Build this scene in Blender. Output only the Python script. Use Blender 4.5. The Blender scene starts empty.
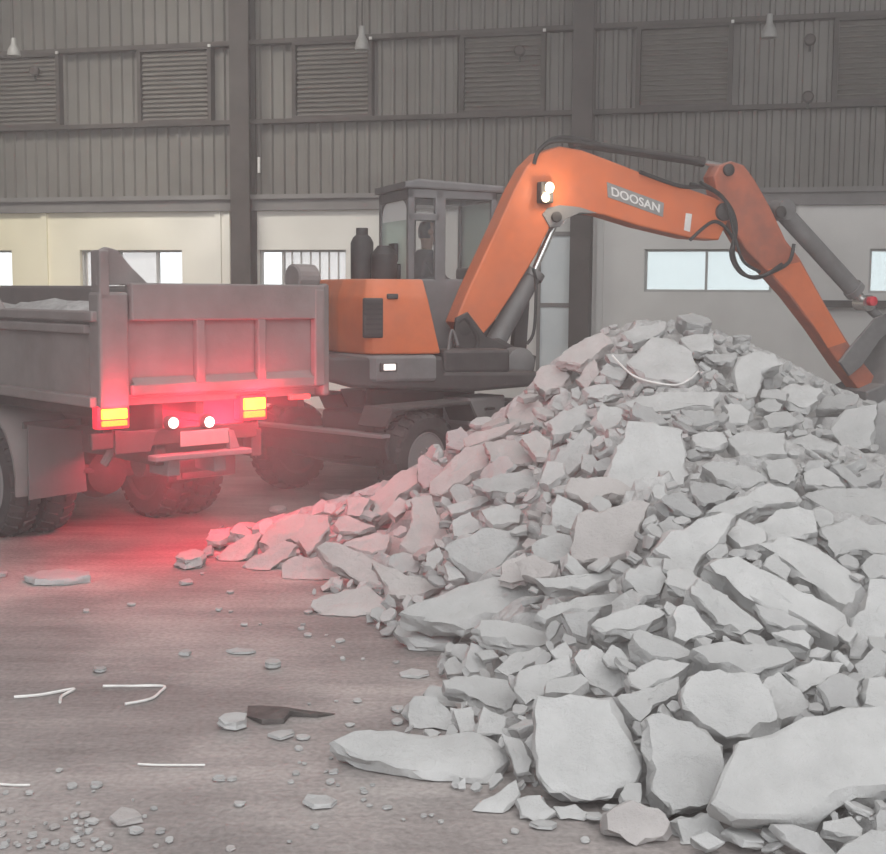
import bpy, bmesh, math, random
import numpy as np
from mathutils import Vector, Matrix
from mathutils.bvhtree import BVHTree
random.seed(7)
SC = bpy.context.scene
COL = SC.collection
V = Vector
PI = math.pi

# ------------------------------------------------------------------ camera
W, H, F = 886, 854, 1300.0
CAMZ = 1.85
EYE = V((0, 0, CAMZ))
PITCH = math.atan(135 / F)
ROLL = math.radians(0.4)
fw = V((0, math.cos(PITCH), -math.sin(PITCH)))
r0 = V((1, 0, 0))
u0 = V((0, math.sin(PITCH), math.cos(PITCH)))
RT = r0 * math.cos(ROLL) + u0 * math.sin(ROLL)
UP = u0 * math.cos(ROLL) - r0 * math.sin(ROLL)
cd = bpy.data.cameras.new('camera')
cam = bpy.data.objects.new('camera', cd)
COL.objects.link(cam)
m = Matrix((RT, UP, -fw)).transposed().to_4x4()
m.translation = EYE
cam.matrix_world = m
cd.sensor_width = 36
cd.sensor_fit = 'HORIZONTAL'
cd.lens = 36 * F / W
cd.clip_end = 400
SC.camera = cam

def ray(px, py):
    return (fw * F + RT * (px - W / 2) - UP * (py - H / 2)).normalized()
def onplane(px, py, p, n):
    d = ray(px, py)
    return EYE + d * ((p - EYE).dot(n) / d.dot(n))
def onz(px, py, z=0.0):
    return onplane(px, py, V((0, 0, z)), V((0, 0, 1)))
def ony(px, py, y):
    return onplane(px, py, V((0, y, 0)), V((0, 1, 0)))
def topx(p):
    d = V(p) - EYE
    k = F / d.dot(fw)
    return (W / 2 + d.dot(RT) * k, H / 2 - d.dot(UP) * k)

# ------------------------------------------------------------------ materials
def nodes(name):
    mt = bpy.data.materials.new(name)
    mt.use_nodes = True
    nt = mt.node_tree
    return mt, nt, nt.nodes['Principled BSDF']
def N(nt, t, **kw):
    n = nt.nodes.new(t)
    for k, v in kw.items():
        setattr(n, k, v)
    return n
def pmat(name, c, rough=.7, c2=None, scale=6, detail=5, bump=0.0, bscale=30, metal=0, dust=0, dustc=(.42, .39, .37), vary=0, grime=0):
    """noise-mixed colour, optional dust on upward faces, optional per-object brightness"""
    mt, nt, b = nodes(name)
    L = nt.links.new
    tc = N(nt, 'ShaderNodeTexCoord')
    nz = N(nt, 'ShaderNodeTexNoise')
    nz.inputs['Scale'].default_value = scale
    nz.inputs['Detail'].default_value = detail
    nz.inputs['Roughness'].default_value = .62
    L(tc.outputs['Object'], nz.inputs['Vector'])
    rp = N(nt, 'ShaderNodeValToRGB')
    rp.color_ramp.elements[0].position = .34
    rp.color_ramp.elements[1].position = .66
    c2 = c2 or tuple(x * .75 for x in c)
    rp.color_ramp.elements[0].color = (*c2, 1)
    rp.color_ramp.elements[1].color = (*c, 1)
    L(nz.outputs['Fac'], rp.inputs['Fac'])
    col = rp.outputs['Color']
    if dust:
        g = N(nt, 'ShaderNodeNewGeometry')
        sx = N(nt, 'ShaderNodeSeparateXYZ')
        L(g.outputs['Normal'], sx.inputs[0])
        mr = N(nt, 'ShaderNodeMapRange')
        mr.inputs['From Min'].default_value = -.1
        mr.inputs['From Max'].default_value = .9
        mr.inputs['To Min'].default_value = dust * .3
        mr.inputs['To Max'].default_value = min(1, dust * 1.5)
        L(sx.outputs['Z'], mr.inputs['Value'])
        n2 = N(nt, 'ShaderNodeTexNoise')
        n2.inputs['Scale'].default_value = 3.5
        n2.inputs['Detail'].default_value = 6
        L(tc.outputs['Object'], n2.inputs['Vector'])
        mu = N(nt, 'ShaderNodeMath', operation='MULTIPLY')
        L(mr.outputs[0], mu.inputs[0])
        m2 = N(nt, 'ShaderNodeMapRange')
        m2.inputs['From Min'].default_value = .3
        m2.inputs['From Max'].default_value = .7
        m2.inputs['To Min'].default_value = .55
        m2.inputs['To Max'].default_value = 1.25
        L(n2.outputs['Fac'], m2.inputs['Value'])
        L(m2.outputs[0], mu.inputs[1])
        mu.use_clamp = True
        mx = N(nt, 'ShaderNodeMix', data_type='RGBA')
        L(mu.outputs[0], mx.inputs['Factor'])
        L(col, mx.inputs['A'])
        mx.inputs['B'].default_value = (*dustc, 1)
        col = mx.outputs['Result']
    if vary:
        oi = N(nt, 'ShaderNodeObjectInfo')
        mr = N(nt, 'ShaderNodeMapRange')
        mr.inputs['To Min'].default_value = 1 - vary
        mr.inputs['To Max'].default_value = 1 + vary * .6
        L(oi.outputs['Random'], mr.inputs['Value'])
        hs = N(nt, 'ShaderNodeHueSaturation')
        L(mr.outputs[0], hs.inputs['Value'])
        L(col, hs.inputs['Color'])
        col = hs.outputs['Color']
    L(col, b.inputs['Base Color'])
    b.inputs['Roughness'].default_value = rough
    b.inputs['Metallic'].default_value = metal
    b.inputs['Specular IOR Level'].default_value = .3
    if bump:
        n3 = N(nt, 'ShaderNodeTexNoise')
        n3.inputs['Scale'].default_value = bscale
        n3.inputs['Detail'].default_value = 8
        n3.inputs['Roughness'].default_value = .7
        L(tc.outputs['Object'], n3.inputs['Vector'])
        bp = N(nt, 'ShaderNodeBump')
        bp.inputs['Strength'].default_value = bump
        bp.inputs['Distance'].default_value = .03
        L(n3.outputs['Fac'], bp.inputs['Height'])
        L(bp.outputs['Normal'], b.inputs['Normal'])
    return mt
def emat(name, c, s):
    mt, nt, b = nodes(name)
    b.inputs['Base Color'].default_value = (*c, 1)
    b.inputs['Emission Color'].default_value = (*c, 1)
    b.inputs['Emission Strength'].default_value = s
    return mt
def glass(name, tint, alpha_t, rough=.1):
    """pane: part clear, part pale scattering film"""
    mt, nt, b = nodes(name)
    L = nt.links.new
    out = nt.nodes['Material Output']
    tr = N(nt, 'ShaderNodeBsdfTransparent')
    tr.inputs[0].default_value = (*tint, 1)
    b.inputs['Base Color'].default_value = (*[.8 * t for t in tint], 1)
    b.inputs['Roughness'].default_value = rough
    mx = N(nt, 'ShaderNodeMixShader')
    mx.inputs[0].default_value = alpha_t
    L(b.outputs[0], mx.inputs[1])
    L(tr.outputs[0], mx.inputs[2])
    L(mx.outputs[0], out.inputs['Surface'])
    return mt

M = {}
M['concrete'] = pmat('broken concrete', (.485, .474, .466), .92, (.385, .376, .369), 3.0, 8, .8, 9, vary=.12)
M['concrete_pink'] = pmat('pinkish and glow tinted concrete', (.475, .438, .425), .92, (.385, .356, .345), 3, 8, .8, 9, vary=.10)  # pink tone also paints the red tail lamp glow onto left flank pieces
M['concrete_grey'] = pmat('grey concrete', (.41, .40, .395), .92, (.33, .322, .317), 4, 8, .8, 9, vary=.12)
M['fines'] = pmat('crushed fines', (.56, .545, .535), .95, (.38, .365, .36), 11, 9, .9, 26)
M['orange'] = pmat('dusty orange paint', (.72, .165, .05), .5, (.58, .135, .045), 3, 5, .05, 20, dust=.16, dustc=(.5, .40, .36))
M['orange_worn'] = pmat('worn red orange paint', (.50, .125, .06), .6, (.30, .09, .055), 4, 6, .12, 18, dust=.22, dustc=(.42, .33, .30))
M['dark'] = pmat('dark dusty steel', (.06, .055, .054), .6, (.035, .032, .031), 5, 5, .1, 20, dust=.15, dustc=(.24, .21, .20))
M['grey_steel'] = pmat('grey steel', (.19, .185, .185), .55, (.13, .125, .125), 5, 5, .08, 20, dust=.25, dustc=(.34, .32, .31))
M['cabgrey'] = pmat('grey cab paint', (.15, .145, .15), .5, (.11, .107, .11), 4, 4, .04, 20, dust=.18, dustc=(.38, .36, .34))
M['chrome'] = pmat('bright piston rod', (.75, .73, .71), .25, (.62, .6, .58), 6, metal=.8)
M['rubber'] = pmat('dusty tyre rubber', (.06, .055, .053), .85, (.04, .036, .035), 7, 6, .3, 30, dust=.2, dustc=(.22, .195, .19))
M['rubber_hose'] = pmat('black hose', (.05, .048, .047), .6, (.03, .03, .03), 9)
M['rim'] = pmat('dusty wheel rim', (.25, .235, .23), .7, (.25, .235, .23), 6, 5, .15, 20)
M['truck'] = pmat('dusty truck body paint', (.21, .182, .175), .75, (.15, .13, .125), 3.2, 7, .2, 14, dust=.3, dustc=(.34, .30, .285))
M['truck_dark'] = pmat('dark truck chassis', (.07, .062, .06), .75, (.045, .04, .039), 5, 6, .25, 18, dust=.25, dustc=(.22, .19, .18))
M['flap'] = pmat('dusty rubber flap', (.13, .12, .118), .85, (.10, .092, .09), 4, 6, .12, 14)
M['plate'] = pmat('licence plate', (.42, .34, .32), .5, (.34, .27, .26), 12)
M['white_line'] = pmat('pale plastic', (.75, .73, .70), .5, (.6, .58, .56), 9)
M['scrap'] = pmat('dark scrap', (.11, .095, .09), .8, (.06, .053, .05), 14, 6, .3, 30)
M['skin'] = pmat('skin', (.36, .22, .16), .6, (.3, .18, .13), 9)
M['cloth'] = pmat('dark work clothes', (.06, .062, .075), .9, (.04, .042, .05), 12)
M['hair'] = pmat('black hair', (.02, .018, .017), .6, (.012, .011, .01), 20)
M['seat'] = pmat('seat cover', (.07, .07, .075), .8, (.05, .05, .055), 9)
M['decal'] = pmat('grey name plate', (.33, .31, .30), .6, (.26, .25, .24), 12)
M['decal_white'] = pmat('white lettering', (.82, .80, .78), .5, (.72, .7, .68), 14)
M['red_cap'] = pmat('red cap', (.7, .04, .06), .5, (.6, .03, .05), 9)
M['clad'] = pmat('grey ribbed cladding', (.19, .178, .162), .65, (.14, .13, .12), .9, 7, dust=0)
M['clad_pale'] = pmat('paler ribbed cladding', (.30, .287, .265), .65, (.235, .222, .205), .9, 7)
M['louvre'] = pmat('brown grey louvre', (.17, .155, .14), .7, (.125, .115, .105), 2, 6)
M['steelwork'] = pmat('dark column paint', (.085, .072, .068), .7, (.055, .047, .045), 2.5, 6)
M['beam'] = pmat('grey beam', (.22, .205, .20), .7, (.17, .16, .155), 2, 5)
M['rubberlamp'] = pmat('pale lamp shade', (.34, .33, .32), .5, (.27, .26, .25), 9)
M['pane_clear'] = glass('clear pane', (1, 1, 1), .93)
M['pane_grey'] = glass('grey film pane', (.84, .82, .81), .72, .5)
M['pane_cab'] = glass('cab glass', (.84, .98, .93), .35, .3)
M['pane_reflection'] = glass('painted sky reflection film', (1.1, 1.12, 1.12), .12, .4)  # whitish film imitating the sky reflected in the cab's rear window
M['pane_dark'] = glass('dark cab glass', (.9, .9, .9), .95, .1)
M['tail_amber'] = emat('amber tail lamp', (1.0, .42, .03), 3.6)
M['tail_orange'] = emat('orange tail lamp', (1.0, .22, .02), 2.6)
M['tail_red'] = emat('red tail lamp', (1.0, .05, .05), 2.2)
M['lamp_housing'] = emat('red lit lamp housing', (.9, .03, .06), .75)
M['white_lamp'] = emat('white lamp', (1.0, .83, .70), 6.0)
M['work_lamp'] = emat('warm work lamp', (1.0, .80, .55), 5.0)

# ------------------------------------------------------------------ mesh builder
class MB:
    def __init__(s):
        s.v, s.f = [], []
    def add(s, vs, fs):
        b = len(s.v)
        s.v += [tuple(x) for x in vs]
        s.f += [tuple(b + i for i in f) for f in fs]
        return s
    def box(s, a, b, bev=0.0):
        (x0, y0, z0), (x1, y1, z1) = a, b
        x0, x1 = min(x0, x1), max(x0, x1); y0, y1 = min(y0, y1), max(y0, y1); z0, z1 = min(z0, z1), max(z0, z1)
        if bev <= 0:
            vs = [(x, y, z) for z in (z0, z1) for y in (y0, y1) for x in (x0, x1)]
            return s.add(vs, [(0, 2, 3, 1), (4, 5, 7, 6), (0, 1, 5, 4), (2, 6, 7, 3), (0, 4, 6, 2), (1, 3, 7, 5)])
        bm = bmesh.new()
        bmesh.ops.create_cube(bm, size=1)
        for v in bm.verts:
            v.co = V(((x0 + x1) / 2 + v.co.x * (x1 - x0), (y0 + y1) / 2 + v.co.y * (y1 - y0), (z0 + z1) / 2 + v.co.z * (z1 - z0)))
        bev = min(bev, .45 * min(x1 - x0, y1 - y0, z1 - z0))
        bmesh.ops.bevel(bm, geom=bm.edges[:], offset=bev, segments=2, affect='EDGES', profile=.5)
        return s.bm(bm)
    def bm(s, bm):
        bm.verts.index_update()
        s.add([v.co[:] for v in bm.verts], [[v.index for v in f.verts] for f in bm.faces])
        bm.free()
        return s
    def prism(s, poly, ext, bev=0.0):
        """poly: 3D points of one cap; ext: extrusion vector"""
        n = len(poly)
        bm = bmesh.new()
        a = [bm.verts.new(p) for p in poly]
        b = [bm.verts.new(V(p) + V(ext)) for p in poly]
        f0 = bm.faces.new(a); f1 = bm.faces.new(b[::-1])
        for i in range(n):
            j = (i + 1) % n
            bm.faces.new((a[j], a[i], b[i], b[j]))
        bmesh.ops.recalc_face_normals(bm, faces=bm.faces[:])
        if bev > 0:
            es = [e for e in bm.edges if any(f in (f0, f1) for f in e.link_faces)]
            bmesh.ops.bevel(bm, geom=es, offset=bev, segments=2, affect='EDGES', profile=.5, clamp_overlap=True)
        bmesh.ops.triangulate(bm, faces=[f for f in bm.faces if len(f.verts) > 4])
        return s.bm(bm)
    def tube(s, pts, r, n=10, cap=True):
        pts = [V(p) for p in pts]
        rr = r if isinstance(r, (list, tuple)) else [r] * len(pts)
        vs, fs = [], []
        nrm = None
        for i, p in enumerate(pts):
            t = (pts[min(i + 1, len(pts) - 1)] - pts[max(i - 1, 0)]).normalized()
            if nrm is None:
                nrm = t.orthogonal().normalized()
            else:
                nrm = (nrm - t * nrm.dot(t))
                nrm = nrm.normalized() if nrm.length > 1e-6 else t.orthogonal().normalized()
            bn = t.cross(nrm)
            for k in range(n):
                a = 2 * PI * k / n
                vs.append(p + (nrm * math.cos(a) + bn * math.sin(a)) * rr[i])
        for i in range(len(pts) - 1):
            for k in range(n):
                k2 = (k + 1) % n
                fs.append((i * n + k, i * n + k2, (i + 1) * n + k2, (i + 1) * n + k))
        if cap:
            fs.append(tuple(range(n))[::-1])
            fs.append(tuple((len(pts) - 1) * n + k for k in range(n)))
        return s.add(vs, fs)
    def lathe(s, prof, c, axis, n=32):
        """prof: (radius, along) list revolved about axis through c"""
        axis = V(axis).normalized()
        e1 = axis.orthogonal().normalized(); e2 = axis.cross(e1)
        c = V(c); vs, fs = [], []
        for (r, h) in prof:
            for k in range(n):
                a = 2 * PI * k / n
                vs.append(c + axis * h + (e1 * math.cos(a) + e2 * math.sin(a)) * r)
        for i in range(len(prof) - 1):
            for k in range(n):
                k2 = (k + 1) % n
                fs.append((i * n + k, i * n + k2, (i + 1) * n + k2, (i + 1) * n + k))
        fs.append(tuple(range(n))[::-1]); fs.append(tuple((len(prof) - 1) * n + k for k in range(n)))
        return s.add(vs, fs)
    def build(s, name, mat, parent=None, smooth=False, angle=35):
        me = bpy.data.meshes.new(name)
        me.from_pydata(s.v, [], s.f)
        bm = bmesh.new(); bm.from_mesh(me)
        bmesh.ops.recalc_face_normals(bm, faces=bm.faces[:])
        if smooth:
            for f in bm.faces: f.smooth = True
            for e in bm.edges:
                if len(e.link_faces) == 2 and e.calc_face_angle(0) > math.radians(angle): e.smooth = False
        bm.to_mesh(me); bm.free()
        me.materials.append(mat if not isinstance(mat, str) else M[mat])
        o = bpy.data.objects.new(name, me)
        COL.objects.link(o)
        if parent is not None: o.parent = parent
        return o
def curve(pts, n=6):
    """Catmull-Rom through pts"""
    pts = [V(p) for p in pts]
    out = []
    for i in range(len(pts) - 1):
        p0, p1, p2, p3 = pts[max(i - 1, 0)], pts[i], pts[i + 1], pts[min(i + 2, len(pts) - 1)]
        for k in range(n):
            t = k / n
            out.append(.5 * ((2 * p1) + (p2 - p0) * t + (2 * p0 - 5 * p1 + 4 * p2 - p3) * t * t + (3 * p1 - p0 - 3 * p2 + p3) * t ** 3))
    return out + [pts[-1]]
def tag(o, label=None, cat=None, group=None, kind=None):
    if label: o['label'] = label
    if cat: o['category'] = cat
    if group: o['group'] = group
    if kind: o['kind'] = kind
    return o
def empty(name, loc, rz=0):
    o = bpy.data.objects.new(name, None)
    COL.objects.link(o)
    o.location = loc; o.rotation_euler = (0, 0, rz)
    o.empty_display_size = .2
    return o

# ------------------------------------------------------------------ setting: shell
# back wall runs slightly nearer at the right
WD = V((1, -.27, 0)).normalized()

WN = V((WD.y, -WD.x, 0))          # towards the camera
WO = V((0, 20, 0))
def wp(px, py):
    p = onplane(px, py, WO, WN)
    return (p - WO).dot(WD), p.z
def wpt(s_, z, out=0.0):
    return WO + WD * s_ + WN * out + V((0, 0, z))
def wbox(mb, s0, s1, z0, z1, o0, o1):
    vs = [wpt(s_, z, o) for z in (z0, z1) for o in (o0, o1) for s_ in (s0, s1)]
    return mb.add(vs, [(0, 2, 3, 1), (4, 5, 7, 6), (0, 1, 5, 4), (2, 6, 7, 3), (0, 4, 6, 2), (1, 3, 7, 5)])
S0, S1 = -15.0, 14.0
ZE = wp(443, 196)[1]          # bottom of the cladding
ZB = wp(443, 209)[1]          # bottom of the grey band
ZG1 = wp(443, 117)[1]         # girt under the louvres
ZG2 = wp(443, 35)[1]          # girt over the louvres
ZT = 9.6
zs0, zs1 = wp(700, 292)[1], wp(700, 249)[1]     # lower window sill and head

def floor_mat():
    mt, nt, b = nodes('dusty concrete floor')
    L = nt.links.new
    g = N(nt, 'ShaderNodeNewGeometry')
    mp = N(nt, 'ShaderNodeMapping')
    mp.inputs['Rotation'].default_value = (0, 0, math.radians(-6))
    mp.inputs['Scale'].default_value = (.35, 2.2, 1)
    L(g.outputs['Position'], mp.inputs['Vector'])
    n1 = N(nt, 'ShaderNodeTexNoise'); n1.inputs['Scale'].default_value = 1.6; n1.inputs['Detail'].default_value = 7; n1.inputs['Roughness'].default_value = .65
    L(mp.outputs[0], n1.inputs['Vector'])
    n2 = N(nt, 'ShaderNodeTexNoise'); n2.inputs['Scale'].default_value = .8; n2.inputs['Detail'].default_value = 5
    L(g.outputs['Position'], n2.inputs['Vector'])
    n3 = N(nt, 'ShaderNodeTexNoise'); n3.inputs['Scale'].default_value = 38; n3.inputs['Detail'].default_value = 6
    L(g.outputs['Position'], n3.inputs['Vector'])
    r1 = N(nt, 'ShaderNodeValToRGB')
    r1.color_ramp.elements[0].position = .33; r1.color_ramp.elements[0].color = (.165, .146, .14, 1)
    r1.color_ramp.elements[1].position = .68; r1.color_ramp.elements[1].color = (.45, .397, .378, 1)
    L(n1.outputs['Fac'], r1.inputs['Fac'])
    r2 = N(nt, 'ShaderNodeValToRGB')
    r2.color_ramp.elements[0].position = .42; r2.color_ramp.elements[0].color = (.185, .165, .158, 1)
    r2.color_ramp.elements[1].position = .66; r2.color_ramp.elements[1].color = (.47, .418, .396, 1)
    L(n2.outputs['Fac'], r2.inputs['Fac'])
    mx = N(nt, 'ShaderNodeMix', data_type='RGBA'); mx.inputs['Factor'].default_value = .6
    L(r1.outputs[0], mx.inputs['A']); L(r2.outputs[0], mx.inputs['B'])
    r3 = N(nt, 'ShaderNodeValToRGB')
    r3.color_ramp.elements[0].position = .3; r3.color_ramp.elements[0].color = (.78, .78, .78, 1)
    r3.color_ramp.elements[1].position = .7; r3.color_ramp.elements[1].color = (1.15, 1.15, 1.15, 1)
    L(n3.outputs['Fac'], r3.inputs['Fac'])
    m2 = N(nt, 'ShaderNodeMix', data_type='RGBA', blend_type='MULTIPLY'); m2.inputs['Factor'].default_value = 1
    L(mx.outputs['Result'], m2.inputs['A']); L(r3.outputs[0], m2.inputs['B'])
    L(m2.outputs['Result'], b.inputs['Base Color'])
    b.inputs['Roughness'].default_value = .8
    b.inputs['Specular IOR Level'].default_value = .25
    bp = N(nt, 'ShaderNodeBump'); bp.inputs['Strength'].default_value = .35; bp.inputs['Distance'].default_value = .02
    ad = N(nt, 'ShaderNodeMath', operation='ADD')
    L(n1.outputs['Fac'], ad.inputs[0]); L(n3.outputs['Fac'], ad.inputs[1])
    L(ad.outputs[0], bp.inputs['Height']); L(bp.outputs[0], b.inputs['Normal'])
    return mt
M['floor'] = floor_mat()
def wall_mat():
    """white painted masonry, creamier towards the -X end, where warm daylight is painted in, with stains"""
    mt, nt, b = nodes('painted masonry')
    L = nt.links.new
    g = N(nt, 'ShaderNodeNewGeometry')
    sx = N(nt, 'ShaderNodeSeparateXYZ'); L(g.outputs['Position'], sx.inputs[0])
    mr = N(nt, 'ShaderNodeMapRange')
    mr.inputs['From Min'].default_value = -7.5; mr.inputs['From Max'].default_value = 1.0
    L(sx.outputs['X'], mr.inputs['Value'])
    rp = N(nt, 'ShaderNodeValToRGB')
    rp.color_ramp.elements[0].position = 0; rp.color_ramp.elements[0].color = (.95, .86, .63, 1)  # this end lightened in the colour as if daylight fell on it
    rp.color_ramp.elements[1].position = 1; rp.color_ramp.elements[1].color = (.70, .675, .65, 1)
    e = rp.color_ramp.elements.new(.45); e.color = (.90, .85, .77, 1)
    L(mr.outputs[0], rp.inputs['Fac'])
    n1 = N(nt, 'ShaderNodeTexNoise'); n1.inputs['Scale'].default_value = .9; n1.inputs['Detail'].default_value = 6
    L(g.outputs['Position'], n1.inputs['Vector'])
    r2 = N(nt, 'ShaderNodeValToRGB')
    r2.color_ramp.elements[0].position = .3; r2.color_ramp.elements[0].color = (.8, .8, .8, 1)
    r2.color_ramp.elements[1].position = .7; r2.color_ramp.elements[1].color = (1, 1, 1, 1)
    L(n1.outputs['Fac'], r2.inputs['Fac'])
    mx = N(nt, 'ShaderNodeMix', data_type='RGBA', blend_type='MULTIPLY'); mx.inputs['Factor'].default_value = 1
    L(rp.outputs[0], mx.inputs['A']); L(r2.outputs[0], mx.inputs['B'])
    L(mx.outputs['Result'], b.inputs['Base Color'])
    b.inputs['Roughness'].default_value = .85
    return mt
M['masonry'] = wall_mat()

mb = MB(); mb.add([(-16, -3, 0), (16, -3, 0), (16, 27, 0), (-16, 27, 0)], [(0, 1, 2, 3)])
tag(mb.build('floor', 'floor'), kind='structure')
# outside yard so that the windows look onto something real
mb = MB(); mb.add([(-60, 27, -.02), (60, 27, -.02), (60, 90, -.02), (-60, 90, -.02)], [(0, 1, 2, 3)])
M['yard'] = pmat('pale yard', (.6, .6, .58), .9, (.5, .5, .48), .5)
tag(mb.build('ground', 'yard'), kind='structure')

# lower windows: (px0, px1, [(px split, pane kind)...])
WINS = [(-45, 12, [('pane_clear', -45, 12)]),
        (80, 182, [('pane_grey', 80, 155), ('pane_clear', 155, 182)]),
        (258, 346, [('pane_clear', 258, 281), ('pane_grey', 281, 346)]),
        (644, 772, [('pane_grey2', 644, 706), ('pane_grey2', 706, 772)]),
        (869, 960, [('pane_grey2', 869, 960)])]
M['frame_pale'] = pmat('pale window frame', (.45, .44, .43), .6, (.38, .37, .36), 3)
M['pane_grey2'] = glass('hazy pane', (.86, .90, .90), .72, .6)
yrow = 268
holes = [(wp(a, yrow)[0], wp(b_, yrow)[0]) for a, b_, _ in WINS]
mb = MB()
s_prev = S0
for a, b_ in holes:
    wbox(mb, s_prev, a, zs0, zs1, -.25, 0)
    s_prev = b_
wbox(mb, s_prev, S1, zs0, zs1, -.25, 0)
wbox(mb, S0, S1, 0, zs0, -.25, 0)
wbox(mb, S0, S1, zs1, ZB, -.25, 0)
# thin pilaster strips between the bays
for px in (46, 219, 228, 600, 477, 800):
    s_ = wp(px, yrow)[0]
    wbox(mb, s_ - .05, s_ + .05, 0, ZB, 0, .035)
tag(mb.build('wall_back', 'masonry'), kind='structure')
wn = 0
for (a, b_, panes), (s0, s1) in zip(WINS, holes):
    wn += 1
    root = empty('window_%d' % wn, wpt((s0 + s1) / 2, zs0, -.12)); tag(root, kind='structure')
    inv = Matrix.Translation(-root.location)
    mb = MB()
    t = .035
    wbox(mb, s0, s1, zs0, zs0 + t, -.16, -.08); wbox(mb, s0, s1, zs1 - t, zs1, -.16, -.08)
    cuts = [wp(p[1], yrow)[0] for p in panes] + [s1]
    for c in cuts:
        c = min(max(c, s0 + t / 2), s1 - t / 2)
        wbox(mb, c - t / 2, c + t / 2, zs0 + t, zs1 - t, -.16, -.08)
    if wn == 3:
        for k in range(1, 7):
            c = cuts[1] + (cuts[2] - cuts[1]) * k / 7
            wbox(mb, c - .012, c + .012, zs0 + t, zs1 - t, -.10, -.08)
    if wn == 2:
        c = (cuts[0] + cuts[1]) / 2
        wbox(mb, c - .02, c + .02, zs0 + t, zs1 - t, -.16, -.08)
    mb.v = [tuple(V(v) - root.location) for v in mb.v]
    mb.build('window_frame', 'frame_pale', root)
    for (k, p0, p1), c0, c1 in zip(panes, cuts[:-1], cuts[1:]):
        mb = MB(); wbox(mb, c0 + t / 2, c1 - t / 2, zs0 + t, zs1 - t, -.125, -.115)
        mb.v = [tuple(V(v) - root.location) for v in mb.v]
        mb.build('pane', k, root)

# ribbed cladding above the masonry
def ribbed(mb, s0, s1, z0, z1, out, per=.2, dep=.045):
    n = int((s1 - s0) / per)
    prof = []
    for i in range(n):
        a = s0 + i * per
        prof += [(a, 0), (a + per * .55, 0), (a + per * .65, dep), (a + per * .9, dep)]
    prof.append((s1, 0))
    vs, fs = [], []
    for (s_, d) in prof:
        vs += [wpt(s_, z0, out + d), wpt(s_, z1, out + d)]
    for i in range(len(prof) - 1):
        fs.append((2 * i, 2 * i + 2, 2 * i + 3, 2 * i + 1))
    return mb.add(vs, fs)
mb = MB(); ribbed(mb, S0, S1, ZE, ZT, -.05)
tag(mb.build('wall_cladding', 'clad'), kind='structure')
# grey band and girts
mb = MB(); wbox(mb, S0, S1, ZB, ZE, -.1, .09)
wbox(mb, S0, S1, ZE - .02, ZE + .05, -.1, .15)
tag(mb.build('trim_1', 'beam'), kind='structure')
mb = MB(); wbox(mb, S0, S1, ZG1 - .035, ZG1 + .03, -.1, .14)
tag(mb.build('trim_2', 'steelwork'), kind='structure')
mb = MB(); wbox(mb, S0, S1, ZG2 - .035, ZG2 + .035, -.1, .14)
tag(mb.build('trim_3', 'steelwork'), kind='structure')
# paler sheet strips between the louvres
# louvred openings
LOUV = [(-40, 62), (142, 213), (296, 373), (463, 545), (638, 731), (834, 940)]
for a, b_ in LOUV:
    wn += 1
    s0, s1 = wp(a, 80)[0], wp(b_, 80)[0]
    root = empty('window_%d' % wn, wpt((s0 + s1) / 2, ZG1, .05)); tag(root, kind='structure')
    z0, z1 = ZG1 + .032, ZG2 - .037
    mb = MB()
    for (c0, c1) in ((s0 - .02, s0 + .04), (s1 - .04, s1 + .02)):
        wbox(mb, c0, c1, z0, z1, -.02, .13)
    wbox(mb, s0, s1, z0, z0 + .035, -.02, .13); wbox(mb, s0, s1, z1 - .035, z1, -.02, .13)
    mb.v = [tuple(V(v) - root.location) for v in mb.v]
    mb.build('louvre_frame', 'steelwork', root)
    mb = MB()
    nsl = 15
    for k in range(nsl):
        za = z0 + .035 + (z1 - z0 - .07) * k / nsl
        zb = z0 + .035 + (z1 - z0 - .07) * (k + 1.15) / nsl
        vs = [wpt(s0 + .05, za, .095), wpt(s1 - .05, za, .095), wpt(s1 - .05, zb, .02), wpt(s0 + .05, zb, .02),
              wpt(s0 + .05, za - .012, .09), wpt(s1 - .05, za - .012, .09), wpt(s1 - .05, zb - .012, .015), wpt(s0 + .05, zb - .012, .015)]
        mb.add(vs, [(0, 1, 2, 3), (7, 6, 5, 4), (0, 4, 5, 1), (2, 6, 7, 3), (0, 3, 7, 4), (1, 5, 6, 2)])
    mb.v = [tuple(V(v) - root.location) for v in mb.v]
    mb.build('louvre_slats', 'louvre', root)
    mb = MB(); wbox(mb, s1 - .01, s1 + .03, z1 - .01, z1 + .03, .14, .17)
    mb.v = [tuple(V(v) - root.location) for v in mb.v]
    mb.build('latch', 'white_line', root)
# steel columns (I section)
for k, (a, b_) in enumerate([(238, 257), (576, 596), (-120, -101), (930, 950)]):
    s0, s1 = wp(a, 100)[0], wp(b_, 100)[0]
    mb = MB()
    wbox(mb, s0, s1, 0, ZT, .30, .33); wbox(mb, s0, s1, 0, ZT, .04, .07)
    c = (s0 + s1) / 2
    wbox(mb, c - .09, c + .09, 0, ZT, .07, .30)
    tag(mb.build('column_%d' % (k + 1), 'steelwork'), kind='structure')
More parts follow.
